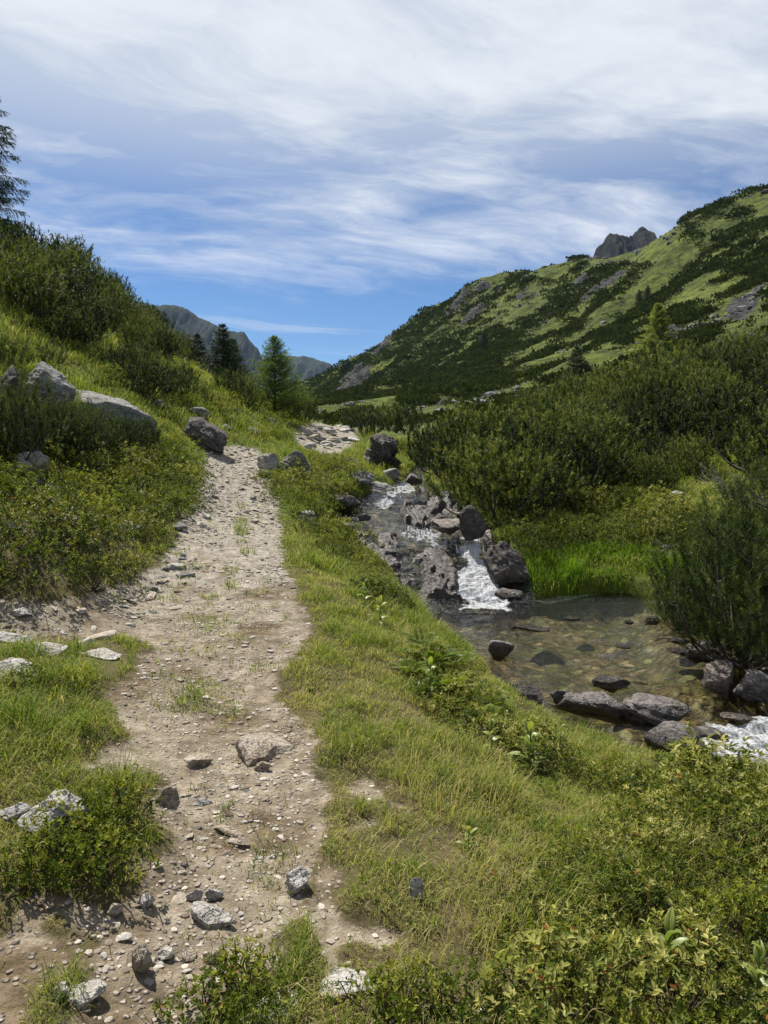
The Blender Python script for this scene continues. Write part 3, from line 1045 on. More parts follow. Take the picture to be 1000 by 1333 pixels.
# ------------------------------------------------------------------ plant materials
M['needle'] = leaf_mat('pine_needles', [(0, (.006, .012, .004)), (.35, (.034, .054, .012)), (.7, (.118, .150, .030)), (1, (.25, .25, .065))], .22, rough=.55, spec=.12, objvar=.58)
M['needle_dark'] = leaf_mat('dark_pine_needles', [(0, (.006, .012, .004)), (.4, (.028, .048, .011)), (.75, (.085, .115, .024)), (1, (.20, .21, .055))], .18, rough=.55, spec=.12, objvar=.15)
M['spruce'] = leaf_mat('spruce_needles', [(0, (.006, .014, .006)), (.5, (.018, .038, .012)), (1, (.055, .088, .026))], .2, spec=.1, objvar=.1)
M['larch'] = leaf_mat('larch_needles', [(0, (.026, .050, .008)), (.5, (.085, .135, .018)), (1, (.17, .22, .04))], .42, spec=.1, objvar=.1)
M['shrub'] = leaf_mat('shrub_leaves', [(0, (.010, .018, .003)), (.35, (.062, .090, .009)), (.65, (.180, .190, .034)), (1, (.40, .375, .12))], .32, rough=.5, spec=.16, objvar=.34, red=(.26, .09, .03))
M['berry'] = leaf_mat('bilberry_leaves', [(0, (.010, .020, .003)), (.45, (.078, .108, .010)), (.85, (.24, .255, .032)), (1, (.29, .285, .058))], .36, rough=.5, spec=.14, objvar=.36, red=(.30, .15, .045))
M['grass'] = leaf_mat('grass_blades', [(0, (.46, .38, .19)), (.22, (.35, .315, .115)), (.45, (.225, .250, .050)), (.7, (.150, .205, .026)), (1, (.055, .100, .010))], .38, rough=.6, spec=.10, objvar=0)
M['lush'] = leaf_mat('lush_grass_blades', [(0, (.22, .23, .05)), (.5, (.13, .215, .018)), (1, (.055, .13, .008))], .46, rough=.5, spec=.12, objvar=0)
M['herb'] = leaf_mat('hellebore_leaves', [(0, (.10, .16, .03)), (.6, (.20, .25, .055)), (.9, (.32, .32, .08)), (1, (.42, .22, .05))], .4, rough=.4, spec=.4, objvar=.2)
M['fern'] = leaf_mat('fern_fronds', [(0, (.05, .095, .010)), (1, (.17, .21, .028))], .42, rough=.5, spec=.25, objvar=.3)
M['scrub'] = leaf_mat('slope_scrub', [(0, (.010, .019, .006)), (.5, (.036, .052, .014)), (1, (.10, .118, .034))], .22, spec=.08, objvar=0)
M['larch_pale'] = leaf_mat('pale_larch_needles', [(0, (.075, .105, .025)), (.5, (.18, .215, .05)), (1, (.30, .32, .09))], .45, spec=.1, objvar=.1)
M['flower'] = leaf_mat('seed_head', [(0, (.12, .03, .02)), (1, (.28, .09, .05))], .2, objvar=.1)


def rnd(a, b, n=None):
    return rng.uniform(a, b, n)


def rdir(n):
    v = rng.normal(size=(n, 3))
    return unit(v)


def needles(base, axis, ln, per, nl, nw, tint, spread=.85):
    """needle brushes: base/axis (n,3), ln (n) -> tri mesh"""
    n = len(base)
    t = np.tile(np.linspace(.05, 1.0, per), (n, 1)) + rnd(-.04, .04, (n, per))
    p = base[:, None] + axis[:, None] * (t * ln[:, None])[..., None]
    rad = rdir(n * per).reshape(n, per, 3)
    rad -= (rad * axis[:, None]).sum(-1, keepdims=True) * axis[:, None]
    rad = unit(rad)
    d = unit(axis[:, None] * (.55 + .5 * t[..., None]) + rad * spread)
    L = nl * rnd(.7, 1.15, (n, per))[..., None]
    s = unit(np.cross(d, rdir(n * per).reshape(n, per, 3)))
    V = np.stack([p - s * nw * .5, p + s * nw * .5, p + d * L], 2).reshape(-1, 3)
    T = np.arange(n * per * 3).reshape(-1, 3)
    ti = np.clip(tint[:, None] + (t - .6) * .35 + rnd(-.1, .1, (n, per)), 0, 1)
    return V, T, np.repeat(ti.ravel(), 3)


def curve_path(p0, az, e0, e1, L, n, wob=.06):
    pts = [np.array(p0, float)]
    for i in range(n - 1):
        f = (i + .5) / (n - 1)
        e = e0 + (e1 - e0) * f
        a = az + rnd(-1, 1) * wob * 3
        pts.append(pts[-1] + L / (n - 1) * np.array([math.cos(a) * math.cos(e), math.sin(a) * math.cos(e), math.sin(e)]))
    return np.array(pts)


def pine_bush(H=1.8, Rr=1.3, nmain=20, nsec=8, nsh=6, per=13, nl=.06, nw=.011, shl=(.13, .26), up=.9, nshell=500):
    """mountain pine: limbs sweep out low over the ground and turn up, every twig ends in upright needle brushes"""
    paths, B, A, LN, TI = [], [], [], [], []
    for i in range(nmain):
        az = i * 2.4 + rnd(-.4, .4)
        out = math.sqrt((i + .5) / nmain)
        hgt = H * rnd(.8, 1.1) * math.sqrt(max(1 - (out * .9) ** 2.4, .12))
        rad = Rr * out * rnd(.85, 1.15)
        tt_ = np.linspace(0, 1, 9)
        hx = rad * (1 - (1 - tt_) ** 1.9)
        hz = hgt * (tt_ ** (1.0 + .9 * out))
        wob = np.cumsum(rng.normal(size=9) * .05)
        p = np.stack([np.cos(az + wob) * hx, np.sin(az + wob) * hx, hz - .08], 1)
        paths.append((p, np.linspace(.030, .006, 9) * (H / 1.8)))
        for j in range(nsec):
            f = .16 + .84 * (j + rnd(0, .9)) / nsec
            k = min(f, .99) * 8
            ki = int(k)
            q0 = p[ki] + (p[min(ki + 1, 8)] - p[ki]) * (k - ki)
            a2 = az + rnd(-1.7, 1.7)
            L2 = rnd(.28, .6) * (1.15 - .55 * f) * (H / 1.8)
            p2 = curve_path(q0, a2, R(rnd(0, 45)), R(rnd(55, 88)), L2, 5)
            paths.append((p2, np.linspace(.010, .004, 5)))
            tip_t = rnd(0, .5)
            for s in range(nsh):
                g = .2 + .8 * (s + 1) / nsh
                kk = min(g, .999) * 4
                k2 = int(kk)
                b = p2[k2] + (p2[min(k2 + 1, 4)] - p2[k2]) * (kk - k2)
                ax = unit(np.array([math.cos(a2) * .35, math.sin(a2) * .35, up]) + rng.normal(size=3) * .36)
                B.append(b); A.append(ax); LN.append(rnd(*shl))
                TI.append(.40 + .12 * (b[2] / H - .5) + tip_t * .5 - .1 + rnd(-.22, .25))
    # outer twigs fill the dome down to the ground
    l1, l2 = rnd(0, 6), rnd(0, 6)
    for i in range(nshell):
        az = rnd(0, 6.283)
        out = math.sqrt(rnd(0, 1))
        s_ = rnd(.6, 1.02) * (1 + .17 * math.sin(az * 4 + l1) * out + .15 * math.sin(az * 7 + out * 9 + l2))
        b = np.array([math.cos(az) * Rr * out * s_, math.sin(az) * Rr * out * s_, H * math.sqrt(max(1 - (out * .97) ** 2.2, .01)) * s_ * .93])
        B.append(b); A.append(unit(np.array([math.cos(az) * .5 * out, math.sin(az) * .5 * out, up]) + rng.normal(size=3) * .33)); LN.append(rnd(*shl))
        TI.append(.40 + rnd(-.32, .36) + .25 * (s_ - .85))
    B, A, LN, TI = map(np.array, (B, A, LN, TI))
    V, T, ti = needles(B, A, LN, per, nl, nw, TI)
    bv, bq = tubes(paths, 4)
    crown = make_mesh('crown', V, [T], {'tint': ti}, False, [M['needle']])
    trunk = make_mesh('trunk', bv, [bq], None, True, [M['bark']])
    return trunk, crown


def conifer(H, blen, nwh, nbr, twig_gap, per, nl, nw, droop, mat, hang=.5, e_up=5, clear=.08, asc=30, wig=.1):
    """trunk and crown; blen: branch length at the foot of the crown"""
    paths, B, A, LN, TI = [], [], [], [], []
    tp = np.stack([np.cumsum(rng.normal(size=12) * .006 * H / 4), np.cumsum(rng.normal(size=12) * .006 * H / 4), np.linspace(-.25, H, 12)], 1)
    paths.append((tp, np.linspace(.021 * H, .004, 12)))
    for w in range(nwh):
        f = (w + rnd(-.35, .35)) / nwh
        f = min(max(f, 0), .985)
        z = H * (clear + (1 - clear) * f)
        c = np.array([np.interp(z, tp[:, 2], tp[:, 0]), np.interp(z, tp[:, 2], tp[:, 1]), z])
        for b in range(nbr):
            az = b * 2 * math.pi / nbr + w * 1.3 + rnd(-.4, .4)
            L = blen * ((1 - f) ** .85 + .04) * rnd(.68, 1.15)
            e0 = R(e_up + asc * f + rnd(-8, 8))
            p = curve_path(c, az, e0, e0 - droop * (1 - .5 * f) + rnd(-.1, .1), L, 7, wig)
            paths.append((p, np.linspace(.012 * L + .004, .003, 7)))
            n = max(3, int(L / twig_gap))
            for j in range(n):
                g = .12 + .88 * (j + rnd(0, .8)) / n
                kk = min(g, .999) * 6
                k2 = int(kk)
                q0 = p[k2] + (p[k2 + 1] - p[k2]) * (kk - k2)
                tg = unit(p[k2 + 1] - p[k2])
                for sd_ in (-1, 1):
                    lat = unit(np.cross(tg, [0, 0, 1.0])) * sd_
                    d = unit(tg * rnd(.4, 1.0) + lat * rnd(.4, 1.0) + np.array([0, 0, -hang * rnd(.3, 1.4)]) + rng.normal(size=3) * .15)
                    l = min(.45 * L, .10 + .26 * L * (1 - .6 * g)) * rnd(.6, 1.2)
                    B.append(q0); A.append(d); LN.append(l); TI.append(.45 + rnd(-.25, .3) + .2 * (g - .5))
            B.append(p[-2]); A.append(unit(p[-1] - p[-2])); LN.append(L * .2); TI.append(.7)
    B.append(tp[-1] - np.array([0, 0, .25])); A.append(np.array([0, 0, 1.0])); LN.append(.3); TI.append(.6)
    B, A, LN, TI = map(np.array, (B, A, LN, TI))
    V, T, ti = needles(B, A, LN, per, nl, nw, TI, .75)
    bv, bq = tubes(paths, 5)
    return make_mesh('trunk', bv, [bq], None, True, [M['bark']]), make_mesh('crown', V, [T], {'tint': ti}, False, [mat])


def shrub(Rr, H, nros, lpr, ll, lw, mat, stemn=10, fill=.5, flowers=0, tint0=.45, open_=.65):
    """mounded dwarf shrub of leaf rosettes carried on thin stems"""
    n = nros
    az = rnd(0, 2 * math.pi, n)
    rr_ = np.sqrt(rnd(0, 1, n))
    lump = 1 + .28 * np.sin(az * 3 + rnd(0, 6)) * rr_ + .15 * np.sin(az * 5 + rnd(0, 6))
    dome = np.sqrt(np.maximum(1 - rr_ ** 2 * .96, .02))
    hz = H * dome * (fill + (1 - fill) * rnd(0, 1, n) ** .45) * (1 + .22 * rng.normal(size=n)) + .012
    hz = np.maximum(hz, .015)
    p = np.stack([np.cos(az) * rr_ * Rr * lump, np.sin(az) * rr_ * Rr * lump, hz], 1)
    axis = unit(np.stack([np.cos(az) * rr_ * .7, np.sin(az) * rr_ * .7, np.full(n, 1.0)], 1) + rng.normal(size=(n, 3)) * .25)
    P = np.repeat(p, lpr, 0)
    AX = np.repeat(axis, lpr, 0)
    j = np.tile(np.arange(lpr), n)
    ph = j * 2.4 + np.repeat(rnd(0, 6.3, n), lpr)
    a = unit(np.cross(AX, np.array([[.3, .9, .1]])))
    b = np.cross(AX, a)
    rad = a * np.cos(ph)[:, None] + b * np.sin(ph)[:, None]
    d = unit(AX * (.95 - open_ + rnd(0, .45, len(P)))[:, None] + rad)
    P = P + AX * (rnd(-.8, .25, len(P)) * ll * 1.2)[:, None]
    V, Q = leaves6(P, d, AX, ll * rnd(.65, 1.15, len(P)), lw * rnd(.8, 1.15, len(P)), .22, rnd(0, .15))
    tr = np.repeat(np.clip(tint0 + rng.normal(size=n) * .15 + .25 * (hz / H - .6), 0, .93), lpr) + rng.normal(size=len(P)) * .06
    red = rnd(0, 1, len(P)) < .012
    tr[red] = 1.0
    tint = np.repeat(np.clip(tr, 0, 1), 6)
    paths = []
    for i in range(stemn):
        k_ = rng.integers(n)
        q1 = p[k_]
        q0 = np.array([q1[0] * .15, q1[1] * .15, -.03])
        mid = (q0 + q1) / 2 + np.array([q1[0] * .18, q1[1] * .18, -.12 * H])
        tt_ = np.linspace(0, 1, 6)[:, None]
        c = (1 - tt_) ** 2 * q0 + 2 * tt_ * (1 - tt_) * mid + tt_ ** 2 * q1 + rng.normal(size=(6, 3)) * .008
        paths.append((c, np.linspace(.0055, .0018, 6)))
    sv, sq = tubes(paths, 4)
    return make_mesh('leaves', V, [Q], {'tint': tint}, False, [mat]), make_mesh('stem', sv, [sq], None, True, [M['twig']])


def thing(name, label, cat, loc, rz=0.0, group=None, scale=1.0):
    o = link(name, None, None, tuple(float(v) for v in loc), (0, 0, rz), float(scale))
    return tag(o, label, cat, group)


def instance(name, label, cat, loc, rz, scale, group, parts, tilt=(0, 0)):
    """an Empty at the foot with shared-mesh parts: parts = [(part name, mesh)]"""
    o = thing(name, label, cat, loc, rz, group, scale)
    o.rotation_euler = (tilt[0], tilt[1], rz)
    for pn, me in parts:
        link(pn, me, o)
    return o


def scatter(poly, n_try, spacing, dmin, dmax, cap=999, jitter=1.0, xr=(-70, 70), allow_hidden=True, world=None):
    """ground points whose picture position lies in a polygon, kept apart by spacing(d)"""
    th = rnd(R(-48), R(48), n_try)
    r = np.exp(rnd(math.log(max(dmin + 2.0, 1.5)), math.log(dmax + 3.5), n_try))
    if world is not None:
        r = np.sqrt(rnd((dmin + 2.0) ** 2, (dmax + 4) ** 2, n_try))
    x, y = OX + r * np.sin(th), OY + r * np.cos(th)
    z = ground(x, y)
    a, b = project(x, y, z)
    k = in_poly(a, b, poly) & (y > dmin) & (y < dmax) & (_gs(x, y, SD) > .08)
    x, y, z = x[k], y[k], z[k]
    out = []
    P = np.zeros((0, 2))
    for i in range(len(x)):
        s = spacing(y[i]) if callable(spacing) else spacing
        if len(P) and ((P - (x[i], y[i])) ** 2).sum(1).min() < s * s:
            continue
        P = np.vstack([P, (x[i], y[i])])
        out.append((x[i], y[i], z[i]))
        if len(out) >= cap:
            break
    return out


# ------------------------------------------------------------------ dwarf pines
PINES = [pine_bush(rnd(1.6, 1.95), rnd(1.2, 1.5), 18, 6, 5, 17, .078, .021, (.10, .20), 1.2, 520) for _ in range(6)]
PINE_FINE = [pine_bush(1.75, 1.15, 19, 8, 6, 46, .070, .0066, (.16, .28), 1.2, 460) for _ in range(2)]
for _t, _c in PINE_FINE:
    _c.materials[0] = M['needle_dark']
PINE_SMALL = [pine_bush(.75, .6, 9, 5, 5, 34, .05, .007, (.10, .2), 1.1, 130) for _ in range(2)]


def put_pine(p, s, label, group, kind=PINES, rz=None, tilt=(0, 0)):
    tr, cr = kind[int(rng.integers(len(kind)))]
    return instance('dwarf_pine', label, 'dwarf pine', p, rnd(0, 6.28) if rz is None else rz, s, group, [('trunk', tr), ('crown', cr)], tilt)


LEFT_BELT = [(-160, 260), (0, 330), (100, 365), (180, 412), (245, 470), (232, 478), (205, 462), (180, 452), (165, 470), (195, 500), (232, 515), (205, 535), (175, 512), (140, 490), (95, 455), (50, 425), (0, 402), (-160, 380)]
for x, y, z in scatter(LEFT_BELT, 6000, lambda d: .95 + .010 * d, 15, 41, 140):
    qx = float(project(x, y, z)[0])
    put_pine((x, y, z - .05), rnd(.7, 1.2) * (1 - .42 * sstep(90, 210, qx)) * (1 if y > 26 else .85), 'dark green dwarf pine in the dense belt on the hillside above the footpath', 'dwarf pines on the hillside above the footpath')
FRONT = [(578, 605), (610, 545), (660, 550), (720, 570), (775, 610), (770, 640), (735, 655), (690, 675), (640, 672), (600, 640)]
for x, y, z in scatter(FRONT, 9000, .95, 12.5, 26, 46):
    put_pine((x, y, z - .05), rnd(.72, 1.12), 'dwarf pine of the rounded clump right above the white cascade', 'dwarf pines of the clump above the cascade')
RIGHT_BELT = [(580, 558), (610, 551), (700, 540), (800, 517), (900, 492), (1000, 477), (1200, 440), (1200, 650), (1010, 640), (930, 618), (880, 622), (800, 612), (770, 600), (720, 565), (640, 545)]
gap = lambda x, y: fbm(np.array([x * .22]), np.array([y * .22]), octv=2, seed=77)[0]
for x, y, z in scatter(RIGHT_BELT, 12000, lambda d: .85 + .032 * d, 14, 64, 175):
    g_ = gap(x, y)
    if g_ > .30:
        continue
    put_pine((x, y, z - .05), rnd(.55, 1.25) * (.95 + .35 * sstep(22, 45, y)) * (1.1 - .5 * max(g_, 0)), 'dwarf pine in the dense thicket across the stream below the rocky slope', 'dwarf pines in the thicket across the stream')
# ------------------------------------------------------------------ rocks
M['rock_pale'] = rock_mat('pale_schist', (.21, .195, .17), (.375, .35, .31), (.52, .49, .445), 3.0, .5)
M['rock_warm'] = rock_mat('warm_schist', (.19, .145, .10), (.35, .29, .22), (.50, .445, .37), 4.0, .25)
M['stone_pale'] = rock_mat('pale_path_stone', (.27, .25, .215), (.42, .395, .35), (.56, .53, .48), 1.6, .15, bump=.35)
M['stone_warm'] = rock_mat('warm_path_stone', (.25, .20, .145), (.40, .34, .265), (.54, .485, .41), 1.6, .1, bump=.35)
M['rock_grey'] = rock_mat('grey_gneiss', (.10, .097, .092), (.235, .225, .21), (.40, .385, .36), 2.2, .6)
M['rock_dark'] = rock_mat('dark_gneiss', (.032, .028, .025), (.082, .072, .065), (.17, .15, .132), 2.2, .25)
M['rock_stream'] = rock_mat('stream_rock', (.075, .065, .056), (.175, .155, .138), (.33, .30, .27), 2.5, .15, .62, .7, .10, .4)
M['rock_flat'] = rock_mat('brown_slab', (.085, .066, .050), (.20, .165, .13), (.36, .31, .26), 2.5, .1, .5, .7, .06, .4)
M['rock_wet'] = rock_mat('wet_ledge_rock', (.022, .017, .012), (.066, .053, .041), (.165, .138, .108), 1.7, 0, .30, .7, None, .5)
_ico = {}


def ico(sub):
    if sub not in _ico:
        import bmesh
        bm = bmesh.new()
        bmesh.ops.create_icosphere(bm, subdivisions=sub, radius=1)
        v = np.array([x.co[:] for x in bm.verts])
        f = np.array([[l.index for l in x.verts] for x in bm.faces])
        bm.free()
        _ico[sub] = (v, f)
    return _ico[sub]


def rock_mesh(name, dims, mat, sub=5, cuts=14, rough=.06, layer=.0, ltilt=(.2, .1), flat_top=0, wl=None, seed=None):
    """dims = full width, depth, height; cut by random planes, then weathered"""
    v, f = ico(sub)
    v = v.copy()
    s = int(rng.integers(1e6)) if seed is None else seed
    g = np.random.default_rng(s)
    for i in range(cuts):
        n = g.normal(size=3)
        n /= np.linalg.norm(n)
        o = g.uniform(.48, .82)
        e = np.maximum(v @ n - o, 0)
        v = v - e[:, None] * n * .97
    if flat_top:
        n = np.array([g.normal() * .12, g.normal() * .12, 1.0])
        n /= np.linalg.norm(n)
        e = np.maximum(v @ n - flat_top, 0)
        v -= e[:, None] * n * .95
    v = v / np.abs(v).max(0)
    d = np.array(dims) / 2
    sc_ = 1.0 / max(.35, (d.max() / d.min()) ** .25)
    q = v * d / d.max()
    nr = unit(v)
    if layer:
        h = q[:, 2] + q[:, 0] * ltilt[0] + q[:, 1] * ltilt[1] + fbm(q[:, 0] * 2, q[:, 1] * 2, q[:, 2] * 2, octv=2, seed=s % 91) * .05
        st = vnoise(h * 11, h * 0 + s % 37, seed=s % 53) * .6 + vnoise(h * 27, h * 0 + s % 31, seed=s % 57) * .4
        nh = nr * np.array([1, 1, .25])
        v = v + nh * (st * layer)[:, None]
    v = v + nr * (fbm(q[:, 0] * 2.2 + s % 17, q[:, 1] * 2.2, q[:, 2] * 2.2, octv=3, seed=s % 101) * rough * 1.6 + fbm(q[:, 0] * 7, q[:, 1] * 7 + s % 13, q[:, 2] * 7, octv=3, seed=s % 103) * rough * .6)[:, None] * sc_
    v = v * d
    at = {'wl': np.full(len(v), -9.0 if wl is None else wl)}
    me = make_mesh(name, v, [f], at, True, [M[mat]])
    return me


def put_rock(px, py, w, h, label, mat='rock_pale', dr=.8, rz=None, tilt=(0, 0), bury=.22, on_water=None, sub=5, cat='rock', name='rock', group=None, d=None, **kw):
    """w, h = size in the picture, px, py = the foot of its visible side"""
    p = hit(px, py)
    wl = None
    if on_water == 'sheet':
        k_ = ((wpx - px) ** 2 + (wpy - py) ** 2).argmin()
        p = np.array([wx[k_], wy[k_], wzz[k_]])
        wl = p[2]
    elif on_water is not None:
        p = at_z(px, py, on_water)
        wl = on_water
    if d:
        p = at_d(px, py, d)
    k = p[1] / F
    W_, H_ = w * k, h * k
    # a flat top seen from above takes up part of the height in the picture
    D_ = W_ * dr
    see = (CAMZ - p[2]) / max(p[1], .1)
    Hr = max(H_ - D_ * see * .55, H_ * .35)
    full = Hr * (1 + bury)
    me = rock_mesh(name, (W_, D_, full), mat, sub, wl=wl, **kw)
    # water line is given in world z
    c = (p[0], p[1] + D_ * .42, p[2] + full * (.5 - bury / (1 + bury)))
    o = link(name, me, None, c, (tilt[0], tilt[1], rnd(-.35, .35) if rz is None else rz))
    return tag(o, label, cat, group)


ST = dict(cat='boulder', name='boulder')
# beside and in the stream
bedrock('broad wet brown ledge that the stream spills over beside the white chute', 7.6, 11.7, -.06, .66, .075, .13, 401, 11.0, 1.7)
bedrock('flat wet slabs in the rapids between the upper pool and the cascade', 11.0, 14.4, .50, 1.05, .05, .15, 421, 9.0, 1.4)
bedrock('small wet slabs in the highest rapids at the head of the stream', 14.6, 18.2, .0, 1.0, -.05, .15, 431, 9.0, 1.6)
put_rock(664, 766, 72, 62, 'large dark wedge shaped boulder beside the white cascade', 'rock_dark', .8, .1, (.1, .36), .3, None, sub=6, cuts=16, layer=.06, ltilt=(.6, .1), seed=14, d=12.55, **ST)
put_rock(620, 704, 40, 48, 'upright rusty brown boulder under the pines above the cascade', 'rock_dark', .7, .3, (0, -.25), .3, -.05, sub=6, cuts=16, layer=.06, seed=17, **ST)
put_rock(666, 783, 44, 18, 'low wet black rock at the foot of the wedge boulder', 'rock_stream', .8, None, (0, .1), .4, -.9)
put_rock(800, 899, 56, 24, 'lone dark block standing in the middle of the pool', 'rock_stream', .6, .1, (0, .06), .4, -.9, cuts=10, flat_top=.6, layer=.03)
put_rock(785, 936, 120, 50, 'long flat grey slab lying across the outflow of the pool', 'rock_stream', .55, -.25, (.05, .10), .4, -.92, sub=6, cuts=10, flat_top=.5, layer=.05, seed=31)
put_rock(860, 946, 104, 50, 'flat cracked slab butting against the long slab at the outflow', 'rock_stream', .6, -.3, (.05, .14), .4, -.96, sub=6, cuts=10, flat_top=.5, layer=.06, seed=33)
put_rock(877, 980, 90, 52, 'rounded block nearest the leafy bank at the outflow', 'rock_stream', .7, .1, (0, .05), .4, -1.0, sub=6, cuts=9, flat_top=.6, layer=.03, seed=35, **ST)
put_rock(735, 918, 34, 26, 'small black pointed rock between the bank and the long slab', 'rock_dark', .8, None, (0, 0), .4, -.9)
put_rock(694, 922, 44, 34, 'black rock in the shade under the leafy bank', 'rock_dark', .8, None, (0, 0), .4, -.9)
put_rock(652, 856, 38, 28, 'dark rock at the grassy bank halfway along the pool', 'rock_stream', .8, None, (0, 0), .4, -.9)
put_rock(945, 906, 54, 50, 'pale brown cube shaped boulder under the overhanging pine', 'rock_flat', .8, .2, (0, -.1), .3, -.95, sub=6, cuts=10, seed=41, **ST)
put_rock(928, 862, 56, 30, 'dark flat rock under the overhanging pine', 'rock_stream', .8, -.2, (0, -.1), .3, -.93, cuts=9, flat_top=.6)
put_rock(990, 918, 60, 50, 'grey boulder by the pool behind the cube shaped one', 'rock_stream', .8, .4, (0, .1), .3, -.98, cuts=9, **ST)
put_rock(887, 838, 32, 10, 'thin flat stone at the water edge below the pine', 'rock_stream', .6, None, (0, .05), .5, -.9, flat_top=.5)
put_rock(893, 852, 42, 11, 'dark flat stone touching the rock under the pine', 'rock_stream', .6, None, (0, -.04), .5, -.91, flat_top=.5)
put_rock(690, 822, 62, 12, 'broad brown rock just breaking the surface of the pool', 'rock_stream', .7, None, (0, .03), .6, -.9, flat_top=.4)
put_rock(872, 926, 66, 18, 'tilted slab partly under water beside the flat slabs', 'rock_stream', .6, -.5, (.05, .15), .5, -.94, flat_top=.45)
put_rock(820, 812, 18, 7, 'small stone poking out of the pool near the grassy bank', 'rock_stream', .7, None, (0, 0), .5, -.9)
put_rock(852, 812, 24, 10, 'twin pointed stone poking out of the far side of the pool', 'rock_stream', .7, None, (0, 0), .5, -.9)
put_rock(815, 845, 26, 8, 'flat stone awash in the middle of the pool', 'rock_stream', .7, None, (0, 0), .6, -.9)
put_rock(745, 808, 30, 7, 'brown stone awash below the white cascade', 'rock_stream', .7, None, (0, 0), .6, -.9)
put_rock(930, 965, 60, 20, 'black rock in the rapids under the leafy bank', 'rock_dark', .7, None, (0, .1), .4, -1.02)
put_rock(965, 940, 56, 14, 'wet flat rock in the lower rapids', 'rock_wet', .7, None, (0, .1), .4, -1.0)
put_rock(770, 968, 50, 16, 'low stone between the slab and the leafy bank', 'rock_stream', .6, None, (0, .0), .4, -.94)
# the ledge of the cascade
put_rock(498, 766, 66, 32, 'lowest step of the wet ledge at the grassy edge of the cascade', 'rock_wet', .8, 0.4, (-.06, .10), .5, 'sheet', sub=6, cuts=12, layer=.07, rough=.12, flat_top=0.5, seed=150, cat='ledge', name='rock_ledge')
put_rock(588, 692, 50, 20, 'pale cracked block in the rapids above the cascade', 'rock_flat', .9, -.2, (0, .15), .3, .1, sub=5, cuts=9, layer=.05, seed=59)
put_rock(474, 676, 18, 9, 'small dark stone in the calm upper pool', 'rock_stream', .8, None, (0, 0), .4, .3)
put_rock(448, 690, 40, 10, 'thin dark stone at the near edge of the upper pool', 'rock_wet', .7, None, (0, 0), .4, .12)
put_rock(485, 646, 56, 28, 'pale flat topped rock in front of the highest rapids', 'rock_grey', .9, .1, (0, .05), .3, .55, sub=6, cuts=10, flat_top=.45, layer=.05, seed=61)
put_rock(450, 660, 40, 18, 'dark low rock under the heather at the upper pool', 'rock_dark', .9, None, (0, .0), .3, .42)
put_rock(537, 630, 26, 14, 'square brown block at the head of the rapids', 'rock_stream', .9, None, (0, .1), .3, .9)
put_rock(508, 622, 24, 12, 'small brown block at the head of the rapids', 'rock_grey', .9, None, (0, .0), .3)
put_rock(498, 610, 50, 46, 'tall layered dark rock under a small pine at the head of the stream', 'rock_dark', 1.0, .2, (.1, .16), .35, sub=6, cuts=13, layer=.14, rough=.12, flat_top=.45, seed=67, **ST)
put_rock(486, 602, 34, 24, 'pale layered rock leaning on the tall dark one', 'rock_grey', .9, .2, (.2, .16), .35, sub=6, cuts=12, layer=.1, flat_top=.5, seed=68)
put_rock(470, 628, 34, 20, 'grey rock in the grass above the upper pool', 'rock_grey', .9, None, (0, .1), .3, layer=.04)
put_rock(455, 606, 26, 12, 'small grey stone beside the far stretch of path', 'rock_grey', .9, None, (0, .1), .3)
# beside the path
put_rock(350, 612, 36, 24, 'pale upright stone of the heap where the path bends', 'rock_pale', .8, .3, (.2, .1), .3, layer=.06)
put_rock(380, 616, 42, 30, 'largest grey stone of the heap where the path bends', 'rock_grey', .8, -.2, (.1, .15), .3, sub=6, layer=.07)
put_rock(345, 622, 28, 11, 'dark flat stone at the foot of the heap where the path bends', 'rock_dark', .8, None, (.1, .1), .3)
put_rock(398, 620, 20, 18, 'dark stone on the grassy side of the heap where the path bends', 'rock_grey', .8, None, (.1, .1), .3)
put_rock(398, 681, 24, 18, 'single grey stone in the grass between the path and the upper pool', 'rock_pale', .8, None, (.1, .1), .3, layer=.04)
put_rock(352, 553, 16, 9, 'small grey stone in the heather below the larch', 'rock_grey', .8, None, (.1, .1), .3)
put_rock(372, 556, 12, 7, 'little grey stone beside the far end of the heather', 'rock_grey', .8, None, (.1, .1), .3)
# on the hillside
put_rock(142, 552, 132, 50, 'long pale slab sloping down the heather hillside', 'rock_grey', .42, -.10, (.30, .36), .2, sub=6, cuts=12, flat_top=.4, layer=.05, seed=71, **ST)
put_rock(48, 524, 78, 56, 'big dark outcrop of layered rock above the young pines', 'rock_grey', .7, .2, (0, .05), .25, sub=6, cuts=10, layer=.08, seed=72, cat='outcrop', name='rock_outcrop')
put_rock(8, 522, 50, 46, 'smaller dark outcrop block cut off by the picture edge', 'rock_dark', .7, .2, (0, .05), .25, sub=5, cuts=10, layer=.08, seed=73, cat='outcrop', name='rock_outcrop')
put_rock(266, 583, 80, 36, 'dark brown overhanging outcrop beside the top of the path', 'rock_dark', .6, -.45, (.1, .30), .3, sub=6, cuts=8, layer=.07, seed=74, cat='outcrop', name='rock_outcrop')
put_rock(256, 542, 34, 16, 'pale slab above the brown outcrop', 'rock_pale', .6, -.3, (.3, .25), .3, layer=.05)
put_rock(36, 620, 48, 32, 'bright cracked slab below the young pines', 'rock_pale', .7, .4, (.3, -.15), .25, sub=6, cuts=9, layer=.06, seed=76)
put_rock(48, 650, 46, 26, 'pale stone half sunk in the bilberries', 'rock_grey', .7, None, (.2, .2), .3, layer=.05)
put_rock(86, 684, 34, 13, 'flat pale stone in the bilberries', 'rock_pale', .7, None, (.2, .1), .3)
put_rock(168, 696, 34, 18, 'grey block at the lower edge of the bilberries', 'rock_pale', .7, None, (.1, .1), .3)
put_rock(184, 650, 22, 12, 'small grey stone among the bilberries', 'rock_grey', .7, None, (.1, .1), .3)
